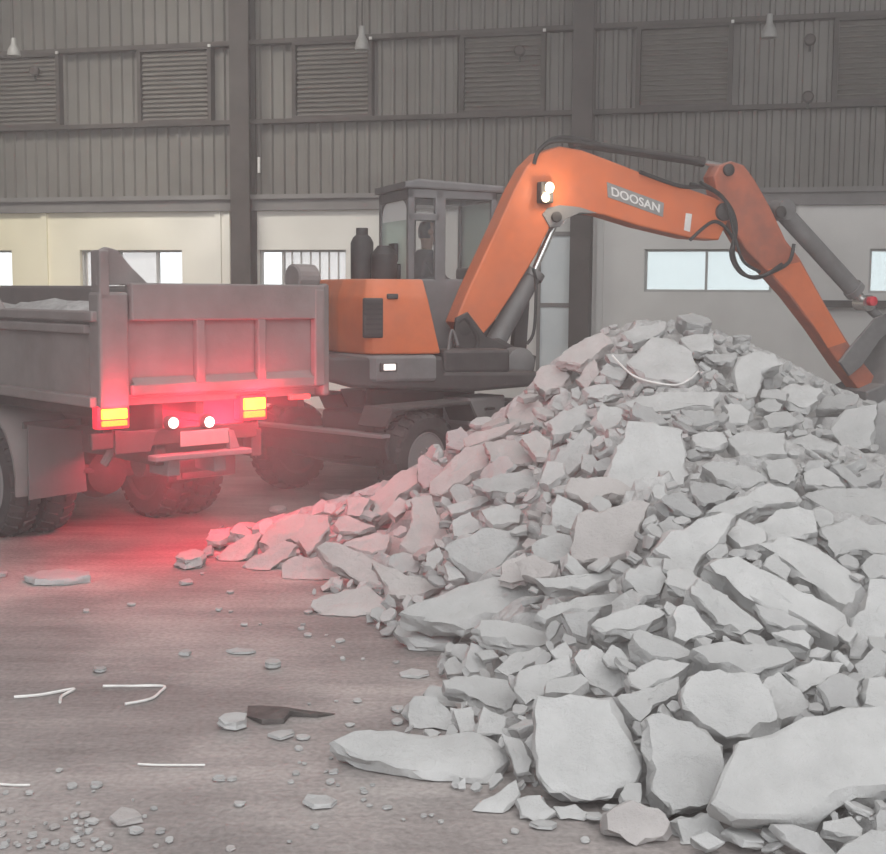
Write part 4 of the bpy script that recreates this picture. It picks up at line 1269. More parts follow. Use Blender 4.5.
# outlines in photo pixels, listed front to back: (outline, thickness m, normal, kind, material, label)
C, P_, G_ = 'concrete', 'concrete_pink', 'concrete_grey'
UPN = (0, -.62, 1)
HAND = [
# front row
([(714,801),(724,772),(737,751),(737,743),(768,731),(801,718),(850,708),(905,700),(950,716),(950,772),(900,784),(862,794),(845,804),(823,817),(773,822),(735,818)], .14, (.12,-.75,1), 'concrete_slab', C, 'largest pale flat slab filling the lower corner at the heap front', dict(lift=1.0)),
([(329,739),(352,731),(420,732),(493,732),(507,753),(497,770),(486,780),(438,778),(396,768),(362,762)], .115, (0,-.42,1), 'concrete_slab', C, 'long flat pale slab lying alone at the heap foot on the floor', dict(lift=.9)),
([(537,696),(560,694),(611,695),(623,712),(632,740),(641,767),(636,780),(611,796),(581,801),(552,790),(535,773),(532,737)], .15, (-.04,-1.15,.85), 'concrete_slab', C, 'big upright square slab at the heap front with a broken lower edge', dict(lift=1.0)),
([(646,717),(660,712),(690,722),(715,737),(724,745),(727,773),(709,806),(673,811),(655,790),(651,759)], .14, (.1,-1.1,.8), 'concrete_slab', C, 'upright slab leaning between the big square slab and the largest flat slab', dict(lift=.8)),
([(680,696),(690,678),(700,671),(735,671),(759,674),(770,690),(779,720),(748,733),(726,737),(700,726)], .16, (-.1,-.95,.9), 'concrete_chunk', C, 'thick chunky block with a rough chipped face above the leaning front slab', dict(lift=.8)),
([(759,687),(768,676),(779,671),(800,690),(815,707),(782,722),(770,709)], .12, (.3,-.8,.9), 'concrete_chunk', C, 'wedge shaped chunk beside the thick chipped block', dict(lift=.6)),
([(604,813),(618,804),(632,800),(660,808),(672,822),(664,836),(636,844),(606,830)], .13, (0,-1.0,.8), 'concrete_chunk', P_, 'brownish round chunk on the floor below the big upright square slab', dict(lift=.6)),
([(676,819),(712,811),(735,842),(710,852),(682,850)], .12, (.1,-1.0,.8), 'concrete_chunk', C, 'pale block under the leaning front slab, resting on the floor', dict(lift=.5)),
([(832,856),(850,840),(872,832),(900,829),(905,865),(860,880)], .1, (0,-.7,1), 'concrete_chunk', C, 'pale chunk poking out below the largest flat slab in the lower corner', dict(lift=.5)),
([(517,800),(528,795),(541,794),(555,811),(548,820),(536,823),(520,815)], .07, UPN, 'concrete_chunk', C, 'small pale lump on the floor at the corner of the upright square slab', dict(lift=.6)),
([(472,811),(480,800),(493,794),(517,779),(518,800),(503,814)], .06, UPN, 'concrete_chunk', C, 'small flat lump in front of the long flat slab at its end', dict(lift=.6)),
([(553,808),(575,806),(592,812),(585,820),(560,818)], .05, UPN, 'concrete_chunk', C, 'thin broken flake on the floor under the upright square slab', dict(lift=.5)),
([(501,732),(520,739),(531,760),(530,775),(518,774),(508,755)], .09, (-.3,-.8,.9), 'concrete_chunk', C, 'narrow chunk squeezed between the long flat slab and the upright square slab', dict(lift=.5)),
# second row
([(406,716),(409,703),(414,696),(427,696),(440,703),(449,709),(457,731),(413,732)], .12, (-.2,-1.0,.8), 'concrete_chunk', C, 'rounded grey chunk standing just behind the long flat slab', dict(lift=.7)),
([(453,709),(472,706),(476,730),(459,732)], .09, UPN, 'concrete_chunk', C, 'small pale block next to the rounded grey chunk behind the long flat slab'),
([(483,706),(508,718),(502,735),(476,733)], .09, (.2,-.8,.9), 'concrete_chunk', C, 'small block behind the end of the long flat slab'),
([(442,681),(460,676),(483,675),(508,680),(519,696),(508,712),(481,702),(462,692),(444,688)], .09, (.1,-.6,1), 'concrete_slab', C, 'pale slab with a ragged near edge above the small blocks at the heap foot'),
([(516,676),(527,668),(538,663),(570,654),(572,671),(546,690),(526,705),(516,694)], .09, (-.2,-.8,1), 'concrete_chunk', C, 'curved chunk just above the top of the upright square slab'),
([(545,693),(548,684),(554,678),(581,674),(590,682),(571,694)], .09, UPN, 'concrete_chunk', C, 'rounded piece resting on the top edge of the upright square slab'),
([(572,657),(580,649),(592,643),(615,655),(621,672),(627,687),(611,693),(587,684)], .11, (-.25,-.9,.9), 'concrete_slab', C, 'tilted slab above the corner of the upright square slab'),
([(613,696),(635,690),(655,687),(680,675),(678,695),(653,707),(640,719),(625,715)], .10, (.1,-.8,1), 'concrete_chunk', C, 'jagged chunk over the dark gap beside the upright square slab'),
([(627,671),(640,665),(657,660),(691,663),(680,675),(662,682),(644,689),(630,685)], .09, (0,-.7,1), 'concrete_bar', C, 'short bar shaped piece above the jagged chunk'),
([(633,638),(638,628),(661,635),(680,644),(697,654),(678,660),(649,658),(638,648)], .11, (.15,-.8,1), 'concrete_chunk', C, 'smooth wedge lying over the short bar shaped piece'),
([(690,650),(708,643),(732,640),(765,643),(790,647),(795,657),(773,667),(751,670),(709,662)], .12, (0,-.6,1), 'concrete_slab', C, 'broad rough slab just above the thick chipped block'),
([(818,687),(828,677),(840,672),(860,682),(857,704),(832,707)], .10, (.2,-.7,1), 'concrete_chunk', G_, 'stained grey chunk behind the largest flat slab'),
([(864,704),(868,678),(884,676),(900,696),(895,707)], .10, UPN, 'concrete_chunk', C, 'pale chunk above the far corner of the largest flat slab'),
([(783,672),(815,660),(845,664),(838,672),(822,684),(806,690)], .09, UPN, 'concrete_slab', C, 'pale slab lying between the broad rough slab and the stained grey chunk'),
([(471,643),(485,645),(487,672),(470,673),(464,666)], .09, (.3,-1,.7), 'concrete_chunk', C, 'small upright block by the floor edge below the big oval slab'),
([(444,666),(448,659),(454,656),(463,665),(462,674),(446,674)], .06, UPN, 'concrete_chunk', C, 'little pale lump beside the small upright block'),
([(495,669),(504,659),(516,651),(542,646),(549,650),(533,663),(514,673),(506,677)], .08, (.1,-.7,1), 'concrete_chunk', C, 'knobbly flat chunk above the curved chunk'),
([(398,613),(420,600),(447,590),(480,581),(516,574),(531,581),(532,612),(491,617),(464,625),(432,619)], .12, (-.08,-.5,1), 'concrete_slab', C, 'big smooth oval slab low on the heap flank, above the bare floor', dict(lift=.8)),
([(393,631),(398,624),(404,621),(432,619),(462,630),(451,643),(415,644)], .07, (-.05,-.4,1), 'concrete_slab', C, 'thin flat slab on the floor below the big smooth oval slab'),
([(470,627),(480,620),(506,620),(540,630),(565,639),(540,648),(508,643),(483,634)], .08, (.1,-.5,1), 'concrete_slab', C, 'smooth narrow slab just under the big smooth oval slab'),
([(309,606),(314,600),(322,595),(345,589),(365,585),(389,602),(387,611),(355,619),(324,616)], .10, (-.05,-.55,1), 'concrete_chunk', P_, 'pale rounded slab on the floor at the heap toe, separate from the pile', dict(lift=.8)),
# left flank, beside the truck
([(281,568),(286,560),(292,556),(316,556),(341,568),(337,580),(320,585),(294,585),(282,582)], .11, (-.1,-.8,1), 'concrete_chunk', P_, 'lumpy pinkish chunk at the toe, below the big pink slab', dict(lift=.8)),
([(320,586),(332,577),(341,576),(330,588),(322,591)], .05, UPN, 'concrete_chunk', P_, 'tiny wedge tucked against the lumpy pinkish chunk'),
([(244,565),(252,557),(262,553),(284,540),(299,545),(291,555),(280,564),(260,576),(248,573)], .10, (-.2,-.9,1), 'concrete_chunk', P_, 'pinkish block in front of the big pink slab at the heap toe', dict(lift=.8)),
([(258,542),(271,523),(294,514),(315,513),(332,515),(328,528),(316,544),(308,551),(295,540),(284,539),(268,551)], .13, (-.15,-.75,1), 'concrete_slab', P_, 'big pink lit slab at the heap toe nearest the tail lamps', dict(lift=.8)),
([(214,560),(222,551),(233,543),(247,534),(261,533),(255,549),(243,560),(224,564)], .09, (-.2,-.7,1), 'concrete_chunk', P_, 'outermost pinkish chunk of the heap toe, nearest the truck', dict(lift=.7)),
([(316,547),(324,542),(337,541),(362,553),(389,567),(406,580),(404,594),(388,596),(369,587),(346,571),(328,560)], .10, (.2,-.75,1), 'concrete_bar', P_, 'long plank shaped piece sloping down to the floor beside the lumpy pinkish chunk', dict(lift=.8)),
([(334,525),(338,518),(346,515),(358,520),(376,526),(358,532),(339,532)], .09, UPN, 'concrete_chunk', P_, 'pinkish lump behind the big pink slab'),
([(347,499),(351,497),(372,497),(364,509),(361,517),(347,515)], .09, (-.2,-1,.8), 'concrete_chunk', P_, 'squarish pink block on the skyline of the heap flank'),
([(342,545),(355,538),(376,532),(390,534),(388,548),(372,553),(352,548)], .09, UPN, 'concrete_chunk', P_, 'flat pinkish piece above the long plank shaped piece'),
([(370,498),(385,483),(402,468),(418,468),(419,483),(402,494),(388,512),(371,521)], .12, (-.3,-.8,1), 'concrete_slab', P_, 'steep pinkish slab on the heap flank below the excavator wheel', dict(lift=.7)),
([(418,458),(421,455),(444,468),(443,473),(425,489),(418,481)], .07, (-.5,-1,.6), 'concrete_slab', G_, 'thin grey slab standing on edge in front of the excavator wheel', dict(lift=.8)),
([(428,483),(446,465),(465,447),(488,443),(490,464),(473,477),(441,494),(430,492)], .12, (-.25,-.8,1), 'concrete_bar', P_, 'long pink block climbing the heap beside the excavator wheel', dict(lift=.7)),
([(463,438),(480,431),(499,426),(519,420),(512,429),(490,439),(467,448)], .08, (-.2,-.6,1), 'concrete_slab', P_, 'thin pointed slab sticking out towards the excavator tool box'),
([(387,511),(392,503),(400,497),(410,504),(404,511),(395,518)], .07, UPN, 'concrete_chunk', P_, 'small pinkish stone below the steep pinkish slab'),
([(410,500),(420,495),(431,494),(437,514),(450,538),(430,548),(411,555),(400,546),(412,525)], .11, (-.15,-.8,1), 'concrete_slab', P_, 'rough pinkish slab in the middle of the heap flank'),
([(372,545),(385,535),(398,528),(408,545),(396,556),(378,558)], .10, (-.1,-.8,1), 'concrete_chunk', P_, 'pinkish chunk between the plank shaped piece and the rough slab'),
([(387,564),(392,554),(402,552),(423,555),(419,572),(397,571)], .09, UPN, 'concrete_chunk', C, 'rounded pale stone above the big smooth oval slab'),
([(424,566),(427,552),(440,547),(443,559),(434,570)], .08, UPN, 'concrete_chunk', C, 'small rounded stone beside the tilted square panel'),
([(372,560),(402,573),(448,583),(420,595),(400,597),(385,588)], .08, (.1,-.6,1), 'concrete_slab', P_, 'flat slab end showing behind the big smooth oval slab'),
([(444,564),(459,569),(465,578),(449,580)], .06, UPN, 'concrete_chunk', C, 'small stone under the tilted square panel'),
([(442,547),(452,538),(488,526),(527,531),(517,545),(505,559),(489,581),(469,576),(455,562)], .11, (-.15,-1.0,.8), 'concrete_slab', C, 'tilted square panel leaning above the big smooth oval slab', dict(lift=.9)),
([(446,506),(470,498),(494,492),(497,496),(468,510),(452,514)], .05, (0,-.6,1), 'concrete_slab', C, 'thin layered flake above the tilted square panel'),
([(480,511),(490,507),(505,504),(522,509),(519,523),(492,525)], .09, UPN, 'concrete_chunk', C, 'pale block right above the tilted square panel'),
([(452,520),(470,512),(482,528),(466,536),(454,536)], .08, UPN, 'concrete_chunk', C, 'small pale block beside the rough pinkish slab'),
([(471,482),(500,474),(530,468),(539,486),(512,492),(488,493)], .09, (-.05,-.7,1), 'concrete_slab', C, 'pale flat slab across the heap flank, upper of two near the long pink block'),
([(484,441),(498,439),(514,439),(534,461),(522,465),(504,465),(490,462)], .10, (-.1,-.7,1), 'concrete_slab', P_, 'pinkish slab above the long pink block'),
# middle of the heap
([(706,564),(712,558),(721,555),(735,556),(766,571),(802,589),(838,605),(851,617),(848,630),(839,638),(814,628),(777,610),(736,587)], .11, (.15,-.9,1), 'concrete_bar', C, 'long straight beam lying across the slope, lower of two side by side', dict(lift=1.0)),
([(846,657),(850,636),(856,616),(863,596),(870,578),(896,575),(898,620),(885,640),(871,654),(860,659)], .14, (-.35,-1.0,.8), 'concrete_bar', C, 'thick upright beam end at the photo edge beside the long straight beam', dict(lift=.8)),
([(692,593),(697,578),(709,582),(738,604),(765,628),(742,632),(718,622)], .11, (.2,-.85,.9), 'concrete_chunk', C, 'pointed wedge below the long straight beam'),
([(671,614),(676,607),(683,603),(694,606),(704,620),(714,632),(686,643),(675,637)], .12, (-.1,-1,.8), 'concrete_chunk', C, 'prism shaped block left of the pointed wedge'),
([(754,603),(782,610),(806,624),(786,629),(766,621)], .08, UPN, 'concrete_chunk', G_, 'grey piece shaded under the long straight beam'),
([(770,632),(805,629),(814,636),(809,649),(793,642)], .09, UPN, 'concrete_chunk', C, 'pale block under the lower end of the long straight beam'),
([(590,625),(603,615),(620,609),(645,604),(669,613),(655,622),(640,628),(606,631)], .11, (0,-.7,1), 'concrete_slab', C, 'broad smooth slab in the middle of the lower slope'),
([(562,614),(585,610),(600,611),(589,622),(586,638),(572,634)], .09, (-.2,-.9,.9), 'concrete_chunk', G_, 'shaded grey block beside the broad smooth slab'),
([(592,634),(612,632),(632,640),(640,652),(632,662),(618,654),(600,646)], .10, (-.1,-.9,.9), 'concrete_chunk', C, 'pale block under the broad smooth slab'),
([(534,614),(548,605),(564,599),(590,594),(616,592),(619,602),(580,609),(545,619)], .08, (0,-.5,1), 'concrete_slab', C, 'thin slab above the shaded grey block'),
([(623,579),(630,569),(643,566),(661,566),(667,578),(661,594),(642,597)], .11, (.1,-.9,.9), 'concrete_chunk', C, 'bright faced block above the broad smooth slab'),
([(534,579),(556,576),(581,575),(608,570),(621,568),(611,581),(585,586),(545,586)], .07, (0,-.5,1), 'concrete_slab', C, 'flat layered slab below the pink tinted square slab'),
([(530,545),(540,538),(556,532),(576,535),(569,558),(548,563),(534,558)], .10, (-.2,-.9,.9), 'concrete_chunk', C, 'rounded block beside the pink tinted square slab'),
([(576,521),(580,515),(588,510),(603,509),(640,500),(649,503),(641,530),(634,551),(601,559),(568,561)], .12, (-.12,-1.0,.85), 'concrete_slab', P_, 'pink tinted square slab tilted up in the middle of the heap', dict(lift=1.0)),
([(650,548),(660,536),(674,527),(705,516),(734,514),(730,528),(716,543),(704,558),(691,575),(682,571),(666,557)], .10, (-.1,-.9,.9), 'concrete_slab', C, 'pale jagged slab right of the pink tinted square slab', dict(lift=.9)),
([(763,566),(769,559),(776,554),(791,569),(785,580)], .08, (.2,-.9,.9), 'concrete_chunk', C, 'small cube wedged between the two parallel beams'),
([(757,542),(780,538),(800,537),(829,555),(848,570),(867,587),(861,600),(853,612),(838,603),(805,579),(780,556)], .11, (.2,-.85,1), 'concrete_bar', C, 'long straight beam lying across the slope, upper of two side by side', dict(lift=1.0)),
([(757,526),(768,516),(781,508),(800,508),(814,510),(817,532),(801,537),(762,541)], .11, (0,-.85,1), 'concrete_slab', C, 'pale slab with a notched top lying at the head of the upper beam'),
([(860,563),(866,557),(874,553),(892,557),(893,576),(869,578)], .09, UPN, 'concrete_chunk', C, 'rounded pale lump on top of the thick upright beam end'),
([(819,526),(835,521),(852,519),(893,526),(893,555),(852,549),(834,558),(828,540)], .11, (.1,-.7,1), 'concrete_slab', C, 'broad pale slab behind the upper beam at the photo edge'),
([(800,496),(808,490),(818,488),(850,487),(895,488),(893,522),(846,517)], .11, (.05,-.65,1), 'concrete_slab', C, 'wide flat slab at the photo edge, above the broad pale slab'),
([(704,513),(720,503),(737,496),(770,482),(796,491),(797,503),(762,504),(740,513)], .10, (-.05,-.7,1), 'concrete_slab', C, 'sharp edged slab with a dark hollow below it, above the pale jagged slab'),
([(661,498),(670,494),(682,492),(703,513),(699,517),(680,512),(667,506)], .09, (.15,-.8,.9), 'concrete_chunk', G_, 'grey wedge over the corner of the pink tinted square slab'),
([(551,505),(557,494),(570,499),(584,507),(576,530),(560,527),(551,523)], .11, (-.25,-1.0,.75), 'concrete_chunk', C, 'small square block left of the pink tinted square slab'),
([(567,491),(570,478),(592,477),(620,478),(639,493),(612,493),(588,502)], .09, (0,-.6,1), 'concrete_slab', P_, 'thick slab with a shaded lower face above the pink tinted square slab'),
([(606,480),(612,457),(628,421),(646,421),(685,428),(688,453),(684,485),(660,489),(640,491)], .12, (.02,-.95,.9), 'concrete_slab', C, 'tall pale slab standing in the upper middle of the heap', dict(lift=1.0)),
([(700,466),(711,462),(730,463),(747,466),(768,479),(746,487),(719,479)], .10, (.05,-.7,1), 'concrete_slab', C, 'flat slab with a dark underside right of the tall pale slab'),
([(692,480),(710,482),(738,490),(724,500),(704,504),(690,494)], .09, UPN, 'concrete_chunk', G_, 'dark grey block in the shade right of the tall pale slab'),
([(762,460),(788,458),(801,469),(795,480),(788,484),(769,478)], .10, UPN, 'concrete_chunk', C, 'pale angular block touching the flat slab with a dark underside'),
([(726,439),(736,434),(750,430),(786,434),(787,453),(758,456),(739,456)], .10, (0,-.8,1), 'concrete_slab', C, 'rectangular flat slab on the upper slope below the pale crest block'),
([(692,435),(705,432),(722,432),(728,441),(713,449),(694,446)], .08, UPN, 'concrete_chunk', C, 'pale flake between the tall pale slab and the rectangular flat slab'),
([(789,442),(798,437),(810,434),(838,445),(831,452),(810,449)], .07, (0,-.6,1), 'concrete_slab', C, 'thin plate right of the rectangular flat slab'),
([(831,466),(842,464),(855,474),(868,486),(855,487)], .07, (.3,-.7,.9), 'concrete_bar', G_, 'dark diagonal strip above the wide flat slab'),
([(803,472),(822,466),(836,474),(846,486),(820,486),(806,484)], .09, UPN, 'concrete_chunk', C, 'pale chunk left of the dark diagonal strip'),
([(831,430),(838,418),(846,410),(862,405),(877,404),(872,445),(858,449),(842,449)], .13, (-.2,-1.0,.8), 'concrete_chunk', C, 'bright squarish block just before the excavator bucket', dict(lift=.8)),
([(763,416),(775,412),(788,411),(800,422),(786,426),(771,429)], .09, UPN, 'concrete_chunk', C, 'greyish lump below the pale crest block'),
# crest
([(780,392),(786,385),(794,381),(808,385),(823,391),(808,409),(796,405),(786,402)], .12, (-.05,-.8,1), 'concrete_chunk', C, 'pale smooth crest block below the excavator arm', dict(lift=.8)),
([(815,409),(824,395),(842,394),(860,395),(857,404),(835,408)], .07, (.1,-.6,1), 'concrete_slab', G_, 'dark flat piece beside the pale smooth crest block'),
([(620,402),(648,396),(676,392),(720,392),(715,408),(680,407),(646,413)], .09, (.02,-.6,1), 'concrete_slab', C, 'broad flat slab over the top of the tall pale slab'),
([(680,410),(713,411),(719,420),(700,426),(690,427)], .07, UPN, 'concrete_chunk', G_, 'shaded grey piece under the broad flat slab near the crest'),
([(628,362),(638,349),(652,338),(668,338),(684,343),(694,357),(702,371),(684,383),(662,380),(645,377)], .14, (0,-.7,1), 'concrete_chunk', C, 'large rounded mound of concrete at the crest'),
([(620,334),(640,326),(664,320),(667,328),(650,337),(633,345)], .08, (-.1,-.6,1), 'concrete_slab', C, 'pointed slab forming the highest peak of the heap'),
([(679,338),(695,334),(713,333),(714,350),(692,352)], .09, UPN, 'concrete_chunk', C, 'squarish crest stone right of the highest peak'),
([(704,355),(720,353),(737,353),(735,361),(713,362)], .06, UPN, 'concrete_slab', C, 'thin flat plate on the crest next to the squarish stone'),
([(734,364),(740,357),(749,352),(764,350),(778,352),(781,363),(764,371),(756,397),(738,401)], .12, (0,-.9,1), 'concrete_chunk', C, 'tall rough block at the crest left of the excavator arm'),
([(762,378),(772,371),(782,367),(785,382),(769,398)], .08, (.3,-.8,.8), 'concrete_chunk', G_, 'grey slanting piece leaning on the tall rough crest block'),
([(555,361),(566,350),(580,341),(604,331),(611,342),(600,351),(581,365)], .11, (-.25,-.7,1), 'concrete_slab', P_, 'pinkish slab at the crest beside the steel column'),
([(599,371),(607,363),(629,371),(621,380),(606,377)], .08, UPN, 'concrete_chunk', C, 'small pale block below the pinkish crest slab'),
([(606,354),(616,353),(627,354),(631,368),(611,362)], .07, UPN, 'concrete_chunk', C, 'small light edged stone left of the rounded mound'),
([(532,382),(540,366),(552,364),(571,363),(566,382),(545,393)], .11, (-.2,-.8,1), 'concrete_chunk', P_, 'pinkish block on the skyline nearest the excavator platform'),
([(576,380),(585,368),(595,357),(600,372),(587,388)], .09, (-.3,-.8,.9), 'concrete_chunk', P_, 'slanting pinkish stone below the crest slab'),
([(505,415),(520,402),(536,396),(545,408),(532,424),(512,428)], .10, (-.2,-.7,1), 'concrete_chunk', P_, 'pinkish chunk on the heap edge below the excavator platform'),
([(551,470),(556,455),(564,446),(584,428),(592,434),(587,458),(566,477)], .10, (-.3,-.9,.9), 'concrete_slab', C, 'pale slab on edge left of the tall pale slab'),
([(548,420),(566,408),(586,404),(592,418),(574,430),(556,436)], .10, UPN, 'concrete_chunk', C, 'pale lump on the upper slope left of the tall pale slab'),
([(584,387),(598,384),(612,384),(622,392),(602,398),(588,397)], .08, UPN, 'concrete_chunk', C, 'flat stone under the small pale block near the crest'),
([(600,404),(622,408),(622,424),(606,432),(594,420)], .09, UPN, 'concrete_chunk', C, 'pale stone at the upper corner of the tall pale slab'),
([(520,436),(538,430),(552,442),(548,458),(536,458)], .09, (-.1,-.8,1), 'concrete_chunk', P_, 'pinkish stone beside the slab on edge'),
([(722,404),(740,404),(752,412),(748,424),(730,424)], .09, UPN, 'concrete_chunk', C, 'pale chunk under the tall rough crest block'),
]
HAND += [([(872,405),(884,402),(892,404),(894,470),(876,466)], .10, (-.5,-1,.5), 'concrete_slab', G_, 'dark grey slab standing on edge at the photo edge beside the bright squarish block')]

for i, (poly, t, n, nm, mt_, lab, *opt) in enumerate(HAND):
    kw = opt[0] if opt else {}
    o = place(poly, t, n or UPN, nm, mt_, 1000 + i, **kw)
    if o is None: print('NOT PLACED', i, lab); continue
    tag(o, lab, 'slab' if nm == 'concrete_slab' else ('bar' if nm == 'concrete_bar' else 'chunk'), 'broken concrete in the rubble heap')
print('hand', len(HAND), 'clashing', NCL[0])

# smaller pieces fill what is still bare, seen from the camera side
def inheap(px, py):
    return 205 < px < 886
frnd = random.Random(11)
ZONES = [(lambda x, y: y < 430 and x < 640, 'small concrete fragment on the upper slope beside the excavator'),
         (lambda x, y: y < 430 and x >= 640, 'small concrete fragment near the crest below the excavator arm'),
         (lambda x, y: x < 460 and y < 640, 'small pinkish grey fragment on the heap flank beside the truck'),
         (lambda x, y: y < 560, 'small concrete fragment on the middle slope among the big slabs'),
         (lambda x, y: x < 560, 'small pale fragment at the heap foot beside the long flat slab'),
         (lambda x, y: True, 'small pale fragment wedged between the big front slabs')]
def all_hit(px, py):
    d = ray(px, py); best = None
    for b2, l2, h2, o in BL_:
        r = b2.ray_cast(EYE, d)
        if r[0] is not None and (best is None or r[3] < best): best = r[3]
    return best
nf = 0; tries = 0
while nf < NFILL and tries < 5000:
    tries += 1
    px, py = frnd.uniform(208, 886), frnd.uniform(326, 845)
    p = surf(px, py)
    if p is None or hgt(p.x, p.y) < .02: continue
    dh = all_hit(px, py)
    dist = (p - EYE).length
    if dh is not None and dh < dist + .35: continue
    k = F / dist
    near = (py - 330) / 500
    r = (.05 + .10 * frnd.random() ** 1.6) * (1.0 if tries < 1500 else .55)
    m_ = frnd.randint(4, 7)
    n = V((frnd.gauss(0, .45), -.5 + frnd.gauss(0, .4), 1)).normalized()
    e1 = n.orthogonal().normalized(); e2 = n.cross(e1)
    a0 = frnd.uniform(0, 2 * PI); asp = frnd.uniform(.45, 1)
    pts2 = []
    for q in range(m_):
        a = 2 * PI * (q + frnd.uniform(-.25, .25)) / m_
        rr = r * frnd.uniform(.75, 1.15)
        u, v = math.cos(a) * rr, math.sin(a) * rr * asp
        pts2.append((u * math.cos(a0) - v * math.sin(a0), u * math.sin(a0) + v * math.cos(a0)))
    t = r * frnd.uniform(.35, 1.0)
    done = False
    for sc, dz in ((1, .5), (1, .2), (1, -.1), (.75, .3), (.75, 0), (.55, .3), (.55, 0), (.4, .2), (.4, -.1)):
        c = p + n * t * sc * dz
        poly = [c + (e1 * u + e2 * v) * sc for u, v in pts2]
        rnd = random.Random(5000 + tries)
        vs, fs = mk_slab(poly, n, t * sc, rnd, 1.0, .08)
        lo, hi = bounds(vs)
        if lo[2] < .004: continue
        bm = to_bm(vs, fs); bvh = BVHTree.FromBMesh(bm)
        if not clash(bvh, lo, hi):
            mt_ = frnd.choice([C, C, C, G_, P_] if px < 560 and py < 600 else [C, C, C, G_])
            o = commit(bm, bvh, lo, hi, 'concrete_fragment', mt_)
            for f_, lab in ZONES:
                if f_(px, py): break
            tag(o, lab, 'fragment', lab.replace('small ', '').replace('fragment', 'fragments'))
            nf += 1; done = True
            break
        bm.free()
print('fill', nf, 'tries', tries)

# the heap goes on past the frame: larger pieces there, seen only from a step aside
nb = 0
for q in range(400):
    if nb >= 60: break
    px, py = frnd.uniform(900, 1300), frnd.uniform(430, 840)
    p = surf(px, py)
    if p is None or hgt(p.x, p.y) < .05 or p.x > 5.2: continue
    r = frnd.uniform(.10, .24); n = V((frnd.gauss(0, .3), -.5 + frnd.gauss(0, .3), 1)).normalized()
    e1 = n.orthogonal().normalized(); e2 = n.cross(e1); m_ = frnd.randint(5, 7)
    poly = [p + n * .03 + e1 * math.cos(2 * PI * (k + frnd.uniform(-.2, .2)) / m_) * r + e2 * math.sin(2 * PI * (k + frnd.uniform(-.2, .2)) / m_) * r * .75 for k in range(m_)]
    vs, fs = mk_slab(poly, n, r * .5, random.Random(8000 + q), 1.2, .06)
    lo, hi = bounds(vs)
    if lo[2] < .004: continue
    bm = to_bm(vs, fs); bvh = BVHTree.FromBMesh(bm)
    if clash(bvh, lo, hi): bm.free(); continue
    o = commit(bm, bvh, lo, hi, 'concrete_chunk', frnd.choice([C, C, G_])); nb += 1
    tag(o, 'concrete chunk on the heap beyond the wide flat slab, outside the photo', 'chunk', 'concrete chunks on the heap outside the photo')
# ------------------------------------------------------------------ litter on the floor and on the heap
def chip(px, py, wpx, hpx, label, mat=C, seed=0, t=.03, name='concrete_fragment', group=None):
    """flat broken chip lying on the floor; footprint read in pixels"""
    p = onz(px, py, 0)
    k = F / (p - EYE).length
    rx = wpx / 2 / k; ry = min(rx * 1.1, max(.02, hpx / 2 / k / max(.12, (CAMZ / (p - EYE).length))))
    rnd = random.Random(9000 + seed)
    m_ = rnd.randint(6, 8)
    n = V((rnd.uniform(-.1, .1), rnd.uniform(-.15, 0), 1)).normalized()
    tt = max(.010, min(t * .75, rx * .7))
    ph = rnd.uniform(0, 6)
    poly = [V((p.x + math.cos(2 * PI * q / m_ + ph) * rx * rnd.uniform(.75, 1.1), p.y + math.sin(2 * PI * q / m_ + ph) * ry * rnd.uniform(.75, 1.1), tt)) for q in range(m_)]
    poly = [q - V((0, 0, 1)) * ((q - p).dot(n) - tt) * .6 for q in poly]
    vs, fs = mk_slab(poly, n, tt, rnd, 1.1, -.05)
    for v in vs: v.z = max(v.z, .003)
    lo, hi = bounds(vs)
    bm = to_bm(vs, fs); bvh = BVHTree.FromBMesh(bm)
    if clash(bvh, lo, hi): bm.free(); return None
    o = commit(bm, bvh, lo, hi, name, mat)
    return tag(o, label, 'fragment', group)
